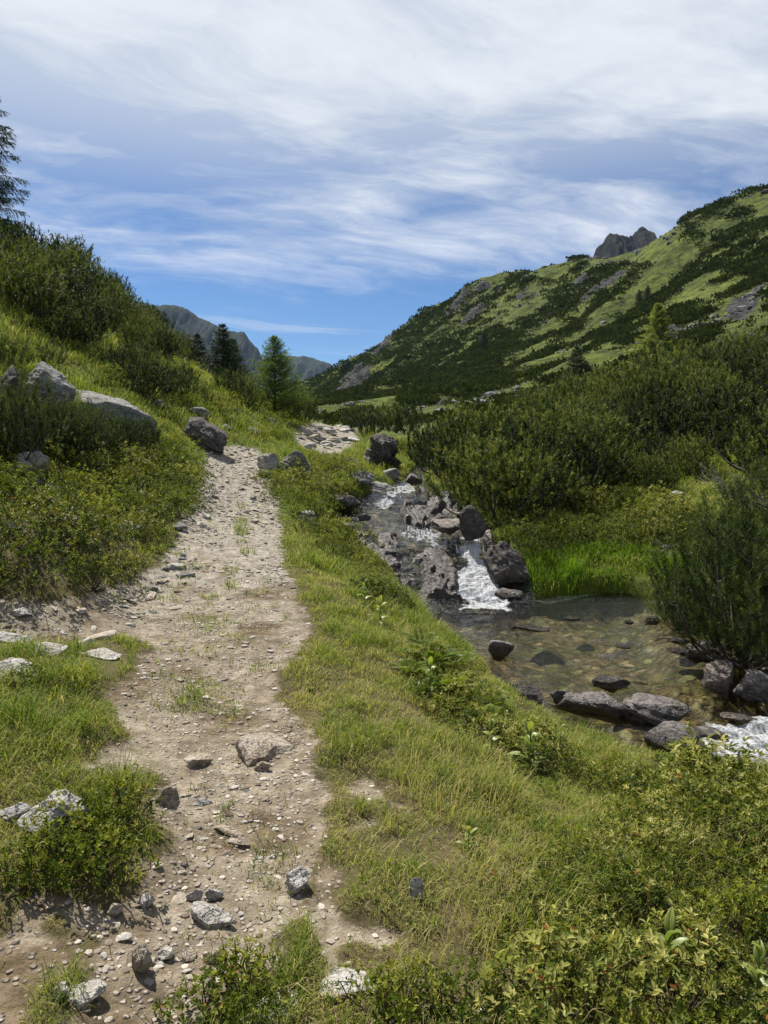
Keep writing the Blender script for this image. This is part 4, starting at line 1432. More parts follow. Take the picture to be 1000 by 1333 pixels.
put_rock(110, 420, 14, 10, 'grey stone on the bright meadow strip under the pines', 'rock_grey', .7, None, (.1, .1), .3)
for (a_, b_, w_, h_, l_) in [(120, 640, 26, 10, 'half buried grey stone among the bilberries under the slab'), (72, 715, 30, 12, 'low grey stone hidden in the heath near the fork'), (215, 620, 20, 9, 'grey stone in the heath close to the brown outcrop'), (228, 690, 26, 10, 'flat stone at the heath edge beside the path'), (205, 530, 22, 10, 'grey stone in the meadow above the end of the long slab'),
                             (290, 560, 20, 8, 'grey stone in the meadow right of the brown outcrop'), (330, 566, 22, 10, 'pale stone in the meadow near the larch'), (150, 655, 16, 8, 'small pale stone deep in the bilberries'), (15, 690, 26, 12, 'grey stone at the picture edge in the bilberries')]:
    put_rock(a_, b_, w_, h_, l_, 'rock_grey', .7, None, (.15, rnd(-.2, .2)), .3, layer=.05)
# across the stream
put_rock(882, 650, 26, 12, 'white stone in the grass under the thicket', 'rock_pale', .7, None, (.1, .1), .2)
for i_, (a_, b_) in enumerate([(845, 716), (858, 712), (868, 718), (878, 726), (852, 722), (864, 724), (872, 731)]):
    put_rock(a_, b_, rnd(9, 17), rnd(6, 10), 'pale flat stone in the small scree above the grassy stream bank', 'rock_pale', .8, None, (.2, rnd(-.2, .2)), .3, sub=3, group='scree stones above the grassy stream bank')
# lower edge of the picture
put_rock(4, 848, 56, 32, 'pale rounded stone cut by the picture edge beside the stony fork', 'rock_pale', .8, None, (.1, .1), .35, sub=6)
put_rock(10, 888, 62, 28, 'pale sloping stone in the grass below the fork', 'rock_pale', .8, None, (.2, .25), .35, sub=6)
put_rock(56, 854, 50, 18, 'flat pale slab in the grass nearest the fork', 'rock_pale', .7, None, (.1, .1), .35, sub=5, flat_top=.5)
put_rock(130, 858, 50, 13, 'thin flat slab at the tip of the grassy tongue', 'rock_pale', .7, -.2, (.1, .15), .35, sub=5, flat_top=.5)
put_rock(60, 1092, 84, 72, 'big pale striped rock with yellow lichen in the grass tussock', 'rock_pale', .7, .5, (.45, -.40), .25, flat_top=.5, sub=6, cuts=7, layer=.05, seed=81, **ST)
put_rock(10, 1074, 42, 30, 'dark grey stone beside the striped rock', 'rock_grey', .8, None, (.1, .1), .3)
put_rock(332, 996, 92, 48, 'large pale boulder sunk in the middle of the path', 'rock_warm', .9, .2, (.3, .12), .5, flat_top=.5, sub=6, cuts=9, seed=83, **ST)
put_rock(252, 1000, 44, 22, 'flat cream stone sunk in the path beside the large boulder', 'rock_warm', .9, None, (0, 0), .6, sub=5)
put_rock(342, 1006, 26, 18, 'small cream stone at the foot of the sunk boulder', 'rock_warm', .8, None, (.1, 0), .4)
put_rock(384, 1168, 36, 52, 'pale wedge stone set upright at the edge of the path', 'rock_pale', .9, .1, (.55, .0), .3, flat_top=.35, sub=6, cuts=8, seed=85)
put_rock(452, 1306, 96, 46, 'broad speckled stone in the turf at the near end of the path', 'rock_pale', .8, .2, (.05, .1), .5, sub=6, cuts=9, seed=86)
put_rock(352, 1350, 110, 44, 'rounded speckled stone at the lower picture edge', 'rock_pale', .8, .2, (.05, .0), .5, sub=6, cuts=9, seed=87)
put_rock(108, 1312, 56, 42, 'cracked grey block at the near corner of the path', 'rock_pale', .8, .3, (.3, .1), .35, flat_top=.5, sub=6, cuts=10, layer=.06, seed=88)
put_rock(76, 1304, 28, 32, 'bright upright stone beside the cracked grey block', 'rock_pale', .8, None, (.2, .1), .35)
put_rock(182, 1272, 30, 54, 'tall pointed stone leaning on the near path edge', 'rock_warm', .8, .2, (.35, .1), .3, sub=6, cuts=8, seed=89)
put_rock(188, 1186, 24, 28, 'pale pointed stone alone on the dry earth', 'rock_pale', .8, None, (.4, .2), .3)
put_rock(147, 1194, 22, 22, 'round stone sunk in the dry earth', 'rock_warm', .8, None, (0, .1), .4)
put_rock(253, 1176, 26, 24, 'left stone of a pair standing across the path', 'rock_pale', .6, None, (.4, .2), .35)
put_rock(279, 1174, 26, 24, 'right stone of a pair standing across the path', 'rock_pale', .6, None, (.4, -.2), .35)
put_rock(276, 1210, 74, 34, 'long grey step stone across the path', 'rock_pale', .45, -.35, (.35, .25), .4, flat_top=.4, sub=5, cuts=9, layer=.06, seed=90)
put_rock(300, 1090, 58, 14, 'thin orange flake lying slanted on the path', 'rock_warm', .25, -.5, (.1, .15), .2, sub=5, flat_top=.5)
put_rock(307, 1102, 36, 11, 'short orange flake below the slanted one', 'rock_warm', .4, -.1, (.1, .0), .2, flat_top=.5)
put_rock(264, 1050, 28, 12, 'dark capped pebble on the path', 'rock_grey', .7, None, (.1, .0), .4)
put_rock(216, 1052, 30, 34, 'smooth pale bedrock patch beside the grass tussock', 'rock_warm', 1.2, None, (0, .15), .6)
put_rock(543, 1172, 22, 42, 'white chipped stone standing in the dry turf', 'rock_pale', .6, .1, (0, .1), .3, layer=.06, seed=91)
put_rock(275, 1255, 30, 24, 'cream round stone in the stony near end of the path', 'rock_warm', .8, None, (.1, .1), .4)
put_rock(240, 1255, 30, 20, 'orange stone in the stony near end of the path', 'rock_warm', .8, None, (.35, .1), .4)
put_rock(212, 1252, 26, 22, 'grey split stone in the stony near end of the path', 'rock_pale', .8, None, (.35, .1), .4)

# countable stones strewn on the path
SV = [rock_mesh('stone', (1, rnd(.5, .9), rnd(.16, .4)), m_, 4, 12, .06, .05) for m_ in ('stone_pale', 'stone_pale', 'stone_warm', 'stone_warm', 'stone_pale', 'stone_pale', 'stone_warm', 'rock_grey')]
STONY = [[(20, 785), (130, 765), (215, 735), (270, 740), (235, 790), (170, 815), (110, 860), (40, 830)], [(225, 700), (265, 690), (260, 740), (200, 760)], [(262, 640), (275, 583), (335, 583), (366, 690), (300, 720), (255, 690)],
         [(385, 562), (455, 554), (464, 570), (440, 590), (400, 585)], [(190, 1000), (410, 980), (400, 1130), (200, 1130)], [(120, 1200), (330, 1140), (330, 1240), (250, 1320), (150, 1320)]]


def strewn(poly, n, smin, smax, label, group, spacing=.05, ex=1.7):
    for x, y, z in scatter(poly, n * 260, spacing, 1.6, 40, n):
        s = smin * (smax / smin) ** (rnd(0, 1) ** ex)
        me = SV[int(rng.integers(len(SV)))]
        o = link('stone', me, None, (x, y, z + s * .04), (rnd(-.25, .25), rnd(-.25, .25), rnd(0, 6.28)), s)
        tag(o, label, 'stone', group)


strewn(STONY[0], 58, .09, .34, 'flat pale stone strewn where the stony side track joins the path', 'stones of the stony side track', .21, 1.2)
strewn(STONY[1], 24, .08, .30, 'flat stone at the bushy edge of the path below the bend', 'stones along the bushy path edge', .12, 1.0)
strewn(STONY[2], 66, .07, .28, 'pale stone on the gravelly upper path', 'stones on the gravelly upper path', .15)
strewn(STONY[3], 64, .25, .8, 'flat pale slab paving the far stretch of path', 'slabs on the far stretch of path', .26, 1.2)
strewn(STONY[4], 46, .02, .075, 'small stone on the brown earth path around the slanted orange flake', 'small stones on the brown earth path', .03)
strewn(STONY[5], 50, .02, .085, 'small stone at the rubbly near end of the path', 'small stones at the near end of the path', .03)

# gravel too small to count: one object
gv, gf = ico(1)
n_ = 24000
poly_all = PATH_POLY
th_ = rnd(R(-40), R(20), n_ * 3); r_ = np.exp(rnd(math.log(4.2), math.log(24), n_ * 3))
x_, y_ = OX + r_ * np.sin(th_), OY + r_ * np.cos(th_)
cl_ = fbm(x_ * 1.6, y_ * 1.6, octv=3, seed=95)
k_ = (_gs(x_, y_, PMS) > .45) & (rnd(0, 1, n_ * 3) < .25 + .75 * sstep(-.1, .35, cl_ + .25 * sstep(8, 12, y_)))
x_, y_ = x_[k_][:n_], y_[k_][:n_]
z_ = ground(x_, y_)
n_ = len(x_)
s_ = .0048 * (np.hypot(x_, y_ + 3) / 4.5) ** .75 * np.exp(rng.normal(size=n_) * .62) * (1 + .35 * sstep(6, 9, y_))
s_ = np.minimum(s_, .0032 * np.hypot(x_, y_ + 3))
ph_ = rnd(0, 6.28, n_)
gb = gv[None] * np.stack([rnd(.8, 1.5, n_), rnd(.6, 1.0, n_), rnd(.2, .55, n_)], 1)[:, None] * s_[:, None, None] * (1 + rng.normal(size=(n_, len(gv), 1)) * .12)
gc, gs_ = np.cos(ph_)[:, None], np.sin(ph_)[:, None]
GVX = np.stack([gb[..., 0] * gc - gb[..., 1] * gs_ + x_[:, None], gb[..., 0] * gs_ + gb[..., 1] * gc + y_[:, None], gb[..., 2] + z_[:, None] + (s_ * .1)[:, None]], -1)
GFF = (gf[None] + (np.arange(n_) * len(gv))[:, None, None]).reshape(-1, 3)
t = NT('gravel_chip')
c_ = t.ramp(t.attr('tint'), [(0, (.10, .08, .06)), (.35, (.21, .175, .135)), (.75, (.32, .285, .24)), (1, (.46, .41, .34))])
M['gravel'] = t.surf(t.princ(c_, .9, .2))
tag(link('gravel', make_mesh('gravel', GVX.reshape(-1, 3), [GFF], {'tint': np.repeat(rnd(0, 1, n_), len(gv))}, False, [M['gravel']])), 'loose pale gravel scattered over the path', 'gravel', None, 'stuff')
# ------------------------------------------------------------------ single pines
p = at_z(955, 872, -.86)
put_pine((p[0] + .25, p[1] + .25, p[2] + .05), .98, 'nearest tall pine bush leaning over the pool above the pale cube shaped boulder', None, PINE_FINE, 1.0, (0, -.10))
p = at_d(1025, 800, 9.6)
put_pine((p[0], p[1], ground(p[0:1], p[1:2])[0]), 1.05, 'second near pine bush behind the one leaning over the pool', None, PINE_FINE, 2.5)
p = at_d(905, 775, 10.7)
put_pine((p[0], p[1], ground(p[0:1], p[1:2])[0] + .05), .5, 'little pine with bare lower twigs at the end of the grassy stream bank', None, PINE_FINE, .5, (0, -.25))
for (a, b, s, lab) in [(12, 600, 0.62, 'young pine with long upright shoots at the picture edge below the dark outcrop'), (85, 598, .45, 'young pine in the middle of the thicket below the long slab'), (125, 596, .42, 'young pine under the upper end of the long slab'),
                       (160, 592, .40, 'young pine under the lower end of the long slab'), (55, 590, .45, 'young pine right under the big dark outcrop'), (185, 585, .34, 'small young pine at the tip of the thicket below the long slab'), (105, 575, .36, 'young pine hugging the upper side of the long slab thicket')]:
    p = hit(a, b)
    put_pine(p, s, lab, 'young pines below the long slab', PINE_FINE)
for (a, b, s, lab) in [(8, 476, 1.0, 'small pine on top of the dark outcrop'), (62, 474, .8, 'small pine shoots beside the top of the dark outcrop'), (205, 498, 1.0, 'pine sapling on the bright meadow below the belt'), (185, 478, 1.1, 'pine sapling just under the belt'),
                       (262, 520, .7, 'tiny pine on the bright meadow above the brown outcrop'), (240, 500, .8, 'tiny pine at the upper rim of the bright meadow'), (465, 556, 1.5, 'round pine beside the far stretch of path'), (478, 566, 1.2, 'small pine on the tall layered rock'),
                       (505, 560, 1.7, 'pine behind the tall layered rock'), (528, 565, 1.6, 'pine at the end of the valley meadow by the thicket'), (300, 515, 1.2, 'pine bush at the foot of the two spruces'), (320, 527, 1.2, 'pine bush between the spruces and the larch'),
                       (395, 548, 1.3, 'pine bush at the far end of the hillside by the path'), (378, 541, 1.1, 'pine bush close behind the larch'), (410, 545, .8, 'low pine bush where the far path starts')]:
    p = hit(a, b)
    put_pine(p, s * (p[1] / 24) ** .4, lab, None, PINE_SMALL)

# ------------------------------------------------------------------ trees
SPR = conifer(3.3, 1.5, 30, 8, .085, 9, .075, .016, .25, M['spruce'], .5, -5, .03, 35)
SPR2 = conifer(2.6, 1.25, 24, 8, .085, 9, .075, .016, .25, M['spruce'], .5, -5, .03, 35)
LAR = conifer(3.3, 1.6, 24, 7, .080, 11, .085, .014, -.25, M['larch'], .5, 8, .06, 35)
LARBIG = conifer(11.0, 2.9, 22, 7, .11, 18, .12, .028, .45, M['spruce'], 1.0, 10, .10, 25, .12)
LARFAR = conifer(8.0, 2.9, 26, 7, .13, 12, .17, .036, .0, M['larch_pale'], .5, 5, .16, 25, .15)


def tree(pt, parts, name, label, s=1.0, rz=0, group=None):
    return instance(name, label, 'tree', (pt[0], pt[1], pt[2] - .05), rz, s, group, [('trunk', parts[0]), ('crown', parts[1])])


p = hit(297, 505); p = np.array(at_d(291, 502, 33.0)); p[2] = ground(p[0:1], p[1:2])[0]
tree(p, SPR, 'spruce', 'taller of the two dark spruces on the meadow edge', (p[2] * 0 + (at_d(291, 420, 33)[2] - p[2]) / 3.3), .3)
p = np.array(at_d(303, 508, 34.5)); p[2] = ground(p[0:1], p[1:2])[0]
tree(p, SPR2, 'spruce', 'shorter dark spruce standing close against the taller one', (at_d(304, 438, 34.5)[2] - p[2]) / 2.6, 1.3)
p = np.array(at_d(258, 480, 35)); p[2] = ground(p[0:1], p[1:2])[0]
tree(p, SPR2, 'stone_pine', 'dense dark conifer beside the end of the pine belt', (at_d(258, 432, 35)[2] - p[2]) / 2.6, 2.3)
p = np.array(at_d(358, 540, 27)); p[2] = ground(p[0:1], p[1:2])[0]
tree(p, LAR, 'larch', 'young bright green larch beside the path below the blue mountain', (at_d(357, 436, 27)[2] - p[2]) / 3.3, .8)
p = np.array(at_d(-26, 330, 40)); p[2] = ground(p[0:1], p[1:2])[0]
tree(p, LARBIG, 'larch', 'tall old larch half cut off by the picture edge above the pine belt', (at_d(-26, 40, 40)[2] - p[2]) / 11.0, .4)
p = np.array(at_d(855, 492, 78)); p[2] = ground(p[0:1], p[1:2])[0]
tree(p, LARFAR, 'larch', 'pale green larch standing alone at the foot of the rocky slope', (at_d(855, 394, 78)[2] - p[2]) / 8.0, .8)
for (a, b, t_, lab) in [(750, 514, 452, 'slim dark spruce at the foot of the slope near the pale larch'), (762, 510, 470, 'short dark spruce next to the slim one'), (630, 452, 432, 'tiny spruce halfway up the far slope'), (596, 512, 497, 'tiny spruce on the lower far slope above the meadow'),
                         (570, 505, 492, 'tiny spruce on the far slope meadow'), (447, 481, 470, 'tiny spruce on the far skyline shoulder'), (453, 480, 466, 'second tiny spruce on the far skyline shoulder'), (843, 390, 372, 'dark spruce on the slope above the pale larch'), (832, 396, 378, 'dark spruce on the slope left of the grass strip'),
                         (800, 505, 470, 'grey green spruce in front of the rocky slope'), (812, 500, 475, 'small grey green spruce in front of the rocky slope')]:
    p = hit(a, b, 60)
    h_ = (b - t_) * p[1] / F
    tree(p, SPR, 'spruce', lab, h_ / 3.3, rnd(0, 6), 'spruces on the far slope')

# dead grey branches of a fallen pine in the thicket
def dead_branch(n, L, fan):
    paths = []
    for i in range(n):
        az = rnd(-fan, fan) + math.pi
        p = curve_path((rnd(-.1, .1), rnd(-.2, .2), rnd(0, .12)), az, rnd(-.15, .35), rnd(-.1, .8), L * rnd(.5, 1.1), 8, .10)
        paths.append((p, np.linspace(.022, .003, 8)))
        for j in range(6):
            k_ = int(rng.integers(2, 7))
            p2 = curve_path(p[k_], az + rnd(-1, 1), rnd(-.2, .5), rnd(0, 1), L * rnd(.15, .4), 5, .1)
            paths.append((p2, np.linspace(.008, .002, 5)))
    v, q_ = tubes(paths, 4)
    return make_mesh('dead_branch', v, [q_], None, True, [M['deadwood']])


p = np.array(at_d(1015, 655, 13.2)); p[2] = ground(p[0:1], p[1:2])[0] + .25
tag(link('dead_branch', dead_branch(11, 1.7, .55), None, tuple(p), (0, .35, -.1)), 'tangle of bleached dead pine branches at the edge of the thicket', 'branches')
p = at_z(900, 800, -.86)
tag(link('dead_branch', dead_branch(7, .6, .8), None, (p[0], p[1], p[2] + .05), (0, .1, 0)), 'small grey driftwood twigs at the water under the little pine', 'branches')
p = np.array(at_d(912, 548, 27)); p[2] = ground(p[0:1], p[1:2])[0] + 1.0
tag(link('dead_branch', dead_branch(9, .9, 1.2), None, tuple(p), (0, .3, 0)), 'grey dead twigs showing in a gap of the pine thicket', 'branches')
# ------------------------------------------------------------------ dwarf shrubs
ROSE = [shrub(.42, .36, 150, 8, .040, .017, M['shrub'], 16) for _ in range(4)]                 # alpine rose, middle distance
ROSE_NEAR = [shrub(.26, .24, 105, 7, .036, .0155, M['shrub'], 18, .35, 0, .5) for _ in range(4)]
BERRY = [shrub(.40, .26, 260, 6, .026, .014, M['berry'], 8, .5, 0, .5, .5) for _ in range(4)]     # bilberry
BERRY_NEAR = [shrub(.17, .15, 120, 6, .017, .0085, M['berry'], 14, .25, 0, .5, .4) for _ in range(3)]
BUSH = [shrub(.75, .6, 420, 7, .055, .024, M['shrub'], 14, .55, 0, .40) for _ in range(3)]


def put_shrub(p, kind, name, label, group, s):
    lv, st = kind[int(rng.integers(len(kind)))]
    return instance(name, label, 'shrub', (p[0], p[1], p[2] - .015), rnd(0, 6.28), s, group, [('leaves', lv), ('stem', st)], (rnd(-.08, .08), rnd(-.08, .08)))


Z_LEFT = [(-200, 520), (-40, 590), (60, 602), (130, 606), (200, 570), (245, 600), (262, 640), (250, 668), (222, 690), (180, 700), (165, 745), (120, 772), (0, 776), (-200, 770)]
for q_ in scatter(Z_LEFT, 9000, .36, 5, 15, 150):
    if rnd(0, 1) < .55:
        put_shrub(q_, ROSE, 'alpine_rose', 'leafy alpine rose mound on the bank between the young pines and the stony fork', 'alpine roses on the bank above the fork', rnd(.75, 1.15))
    else:
        put_shrub(q_, BERRY, 'bilberry_shrub', 'low bilberry shrub on the bank between the young pines and the stony fork', 'bilberries on the bank above the fork', rnd(.8, 1.25))
Z_HILL = [(-200, 380), (0, 415), (60, 432), (120, 470), (165, 500), (200, 515), (215, 455), (250, 480), (330, 525), (395, 556), (390, 572), (340, 578), (300, 560), (250, 545), (230, 560), (262, 600), (240, 600), (200, 560), (170, 530), (90, 490), (0, 470), (-200, 500)]
for q_ in scatter(Z_HILL, 9000, lambda d: .55 + .016 * d, 10, 37, 95):
    put_shrub(q_, BERRY if rnd(0, 1) < .7 else ROSE, 'bilberry_shrub', 'bright green bilberry cushion on the sunlit hillside meadow under the pine belt', 'bilberries on the hillside meadow', rnd(.75, 1.45))
Z_MID = [(340, 625), (375, 625), (400, 600), (440, 600), (470, 625), (455, 650), (430, 660), (430, 690), (450, 715), (395, 700), (380, 680)]
for q_ in scatter(Z_MID, 6000, .5, 10, 24, 34):
    put_shrub(q_, BERRY if rnd(0, 1) < .6 else ROSE, 'bilberry_shrub', 'bilberry cushion on the grassy rib between the path and the upper pool', 'bilberries between the path and the upper pool', rnd(.8, 1.3))
Z_EDGE = [(440, 700), (470, 740), (490, 765), (540, 795), (520, 800), (480, 780), (440, 735), (415, 715)]
for q_ in scatter(Z_EDGE, 5000, .32, 8, 16, 26):
    put_shrub(q_, ROSE, 'alpine_rose', 'alpine rose on the stream edge above the wet ledges', 'alpine roses above the wet ledges', rnd(.6, .95))
Z_GAP = [(772, 600), (850, 590), (930, 610), (905, 648), (850, 652), (790, 640)]
for x, y, z in scatter(Z_GAP, 5000, 1.05, 14, 24, 6):
    put_pine((x, y, z - .05), rnd(.5, .8), 'small dwarf pine at the grass edge between the rounded clump and the near pine', 'small dwarf pines at the edge of the grass')
Z_BANK = [(550, 855), (590, 872), (630, 915), (672, 978), (740, 1012), (830, 1035), (920, 1045), (1060, 1050), (1060, 1075), (920, 1075), (800, 1050), (700, 1000), (610, 960), (560, 930), (525, 900)]
for q_ in scatter(Z_BANK, 9000, .20, 3, 9, 95):
    if rnd(0, 1) < .6:
        put_shrub(q_, ROSE_NEAR, 'willow_shrub', 'yellow green creeping willow on the bank facing the outflow of the pool', 'creeping willows on the bank facing the outflow', rnd(.55, .95))
    else:
        put_shrub(q_, BERRY_NEAR, 'bilberry_shrub', 'small leaved bilberry on the bank facing the outflow of the pool', 'bilberries on the bank facing the outflow', rnd(.8, 1.25))
Z_RIM = [(690, 955), (740, 995), (830, 1020), (920, 1022), (1060, 1035), (1060, 1060), (920, 1060), (830, 1055), (740, 1030), (690, 990)]
for q_ in scatter(Z_RIM, 9000, .17, 3, 9, 60):
    put_shrub(q_, BERRY_NEAR, 'bilberry_shrub', 'low bilberry on the rim of the bank right above the flat slabs', 'bilberries on the rim above the flat slabs', rnd(.55, 1.0))
for (a, b, s, lab) in [(905, 1030, 1.3, 'upright willow sprig rising in front of the rounded block'), (935, 1040, 1.5, 'tallest willow sprig in front of the white rapids'), (1000, 1040, 1.3, 'willow sprig at the picture edge in front of the rapids'), (690, 985, 1.0, 'willow sprig at the corner of the bank by the black rocks')]:
    put_shrub(hit(a, b), ROSE_NEAR, 'willow_shrub', lab, None, s)
Z_NEAR = [(690, 1135), (760, 1090), (860, 1065), (1060, 1050), (1100, 1400), (650, 1400), (690, 1290), (640, 1220)]
for q_ in scatter(Z_NEAR, 12000, lambda d: .13 + .016 * d, 1.5, 5, 80):
    if rnd(0, 1) < .6:
        put_shrub(q_, ROSE_NEAR, 'alpine_rose', 'alpine rose with pale rosettes in the thicket at the near corner by the hellebores', 'alpine roses in the near corner', rnd(.45, .9))
    else:
        put_shrub(q_, BERRY_NEAR, 'bilberry_shrub', 'small leaved bilberry in the thicket at the near corner by the hellebores', 'bilberries in the near corner', rnd(.8, 1.2))
for (a, b, s, lab) in [(300, 1320, 1.0, 'dark bilberry sprig at the near end of the path'), (325, 1295, .9, 'bilberry sprig just above the rounded speckled stone'), (275, 1335, .9, 'bilberry sprig at the lower picture edge beside the path'), (520, 1330, 1.0, 'bilberry sprig at the lower picture edge in the turf'), (600, 1335, 1.0, 'bilberry sprig beside the bare hollow in the turf'), (540, 1320, .8, 'bilberry sprig close to the broad speckled stone'),
                       (90, 1120, 1.2, 'bilberry sprig under the striped rock'), (120, 1090, 1.2, 'bilberry sprig leaning on the striped rock'), (60, 1140, 1.1, 'bilberry sprig below the lichened side of the striped rock'), (110, 1140, 1.2, 'bilberry sprig in the shade of the grass tussock'), (150, 1075, 1.1, 'bilberry sprig inside the grass tussock'), (135, 1050, 1.0, 'bilberry sprig behind the striped rock'), (85, 1150, 1.0, 'brown tinged bilberry below the tussock'), (100, 905, 1.0, 'bilberry sprig in the tussock above the ditch'), (40, 900, 1.1, 'bilberry sprig beside the sloping stone')]:
    put_shrub(hit(a, b), BERRY_NEAR, 'bilberry_shrub', lab, None, s)
Z_OPP = [(655, 668), (700, 650), (760, 645), (830, 655), (880, 690), (870, 712), (760, 722), (700, 735), (675, 720)]
for q_ in scatter(Z_OPP, 6000, .58, 10, 20, 48):
    put_shrub(q_, BUSH if rnd(0, 1) < .6 else ROSE, 'juniper_shrub', 'mid green shrub on the far bank between the thicket and the grassy stream edge', 'shrubs on the far bank', rnd(.65, 1.15))
for (a, b, s, lab) in [(1000, 850, .8, 'bright green shrub by the pool under the near pine'), (975, 840, .6, 'bright shrub at the foot of the near pine'), (570, 590, 1.0, 'green shrub at the head of the stream by the thicket'), (540, 600, .8, 'green shrub on the bank at the head of the stream'), (525, 590, .9, 'green shrub behind the head of the stream')]:
    put_shrub(hit(a, b), BUSH, 'willow_shrub', lab, None, s)

# ------------------------------------------------------------------ white hellebores: a stalk with broad pleated leaves; ferns
def hellebore(n, L):
    P, D, N_, LL, WW = [], [], [], [], []
    for i in range(n):
        az = i * 2.4 + rnd(-.3, .3)
        f = i / n
        P.append((0, 0, .05 + .26 * f)); e = R(20 + 55 * f + rnd(-8, 8))
        D.append((math.cos(az) * math.cos(e), math.sin(az) * math.cos(e), math.sin(e)))
        N_.append((-math.cos(az) * math.sin(e), -math.sin(az) * math.sin(e), math.cos(e)))
        LL.append(L * rnd(.75, 1.1) * (1 - .3 * f)); WW.append(L * rnd(.26, .34) * (1 - .2 * f))
    V, Q = [], []
    t_ = np.linspace(0, 1, 8)
    for p_, d_, n_, l_, w_ in zip(map(np.array, P), map(np.array, D), map(np.array, N_), LL, WW):
        s_ = np.cross(d_, n_)
        prof = np.sin(np.pi * np.clip(t_ ** .8 * .97 + .03, 0, 1)) ** .85
        mid = p_ + d_ * (t_ * l_)[:, None] - np.array([0, 0, 1.0]) * ((t_ ** 2.2) * l_ * rnd(.15, .5))[:, None]
        k0 = sum(len(x) for x in V)
        cols = []
        for c in np.linspace(-1, 1, 7):
            ple = (.012 if int(round((c + 1) * 3)) % 2 else 0) + abs(c) * .22 * w_
            cols.append(mid + s_ * (c * w_ * .5 * prof)[:, None] + n_ * (ple * prof)[:, None])
        g = np.stack(cols, 1)
        V.append(g.reshape(-1, 3))
        k_ = np.arange(8 * 7).reshape(8, 7) + k0
        Q.append(np.stack([k_[:-1, :-1], k_[:-1, 1:], k_[1:, 1:], k_[1:, :-1]], -1).reshape(-1, 4))
    V = np.concatenate(V)
    ti = np.repeat(rnd(.3, .8, n), 56) + np.tile(np.repeat(t_, 7), n) * rnd(0, .25)
    lv = make_mesh('leaves', V, [np.concatenate(Q)], {'tint': np.clip(ti, 0, 1)}, True, [M['herb']])
    sv, sq = tubes([(np.stack([np.zeros(5), np.zeros(5), np.linspace(-.03, .36, 5)], 1), np.linspace(.008, .003, 5))], 6)
    return lv, make_mesh('stem', sv, [sq], {'tint': np.full(len(sv), .3)}, True, [M['herb']])


HEL = [hellebore(8, .21), hellebore(7, .17), hellebore(9, .19)]
for i_, (a, b, s, lab) in enumerate([(868, 1290, .8, 'hellebore with one leaf turning orange in the near corner'), (985, 1325, .85, 'hellebore with big pleated leaves at the near corner of the picture'), (925, 1330, .45, 'small hellebore between the two big ones'), (690, 1003, .95, 'hellebore with arching leaves on the bank above the outflow'), (730, 985, .8, 'hellebore half hidden in the bank willows'),
                       (610, 1110, .45, 'yellowed withering hellebore in the turf'), (560, 905, .9, 'hellebore among the ferns'), (475, 790, 1.0, 'hellebore on the stream edge above the pool'), (495, 815, .9, 'hellebore in the grass just above the pool'), (815, 1165, .5, 'single hellebore sprout under the creeping willows'), (640, 985, .8, 'low hellebore between the ferns and the bank willows')]):
    lv, st = HEL[i_ % 3]
    instance('hellebore', lab, 'plant', hit(a, b) - np.array([0, 0, .01]), rnd(0, 6.28), s * .9, None, [('leaves', lv), ('stem', st)])


def fern(nf, L):
    V, Q, T_, n0 = [], [], [], 0
    P, D, N_, LL, WW = [], [], [], [], []
    for i in range(nf):
        az = i * 2.4 + rnd(-.3, .3)
        p_ = curve_path((0, 0, 0), az, R(rnd(50, 75)), R(rnd(-10, 20)), L * rnd(.7, 1.1), 16, .02)
        tg = unit(np.gradient(p_, axis=0))
        for k_ in range(2, 16):
            f = k_ / 15
            for s_ in (-1, 1):
                lat = unit(np.cross(tg[k_], [0, 0, 1.0])) * s_
                P.append(p_[k_]); D.append(unit(lat + tg[k_] * .45)); N_.append(np.cross(lat * s_, tg[k_]))
                LL.append(L * .26 * math.sin(math.pi * min(.12 + .85 * (1 - f), 1)) + .008); WW.append(.026 * L / .35)
    V, Q = leaves6(np.array(P), np.array(D), unit(np.array(N_)), np.array(LL), np.array(WW), .1, .15)
    return make_mesh('fern', V, [Q], {'tint': np.repeat(rnd(.1, .9, len(P)), 6)}, False, [M['fern']])


FERN = [fern(9, .36), fern(8, .30), fern(10, .33)]
Z_FERN = [(525, 870), (550, 835), (600, 862), (645, 915), (665, 955), (640, 965), (580, 930), (535, 900)]
for q_ in scatter(Z_FERN, 6000, .22, 4, 9, 32):
    tag(link('fern', FERN[int(rng.integers(3))], None, q_, (rnd(-.2, .2), rnd(-.2, .2), rnd(0, 6.28)), rnd(.5, .85)), 'light green fern on the bulge of the bank beside the pool', 'fern', 'ferns on the bank bulge')

# ------------------------------------------------------------------ grass
def grass(name, x, y, H, Wd, bend, tint, mat, label, lean=None, leanw=.5):
    z = ground(x, y)
    n = len(x)
    a = rnd(0, 6.283, n)
    d = np.stack([np.cos(a), np.sin(a), np.zeros(n)], 1)
    if lean is not None:
        d = unit(d * (1 - leanw) + lean * leanw + 1e-6)
    s = np.stack([-np.sin(a + rnd(-.7, .7, n)), np.cos(a + rnd(-.7, .7, n)), np.zeros(n)], 1)
    # blades are seen broadside as often as edge on
    V, Q, T = blades(np.stack([x, y, z - .006], 1), d, s, H, Wd, bend)
    me = make_mesh(name, V, [Q, T], {'tint': np.repeat(np.clip(tint, 0, 1), 7)}, False, [mat])
    return tag(link(name, me), label, 'grass', None, 'stuff')


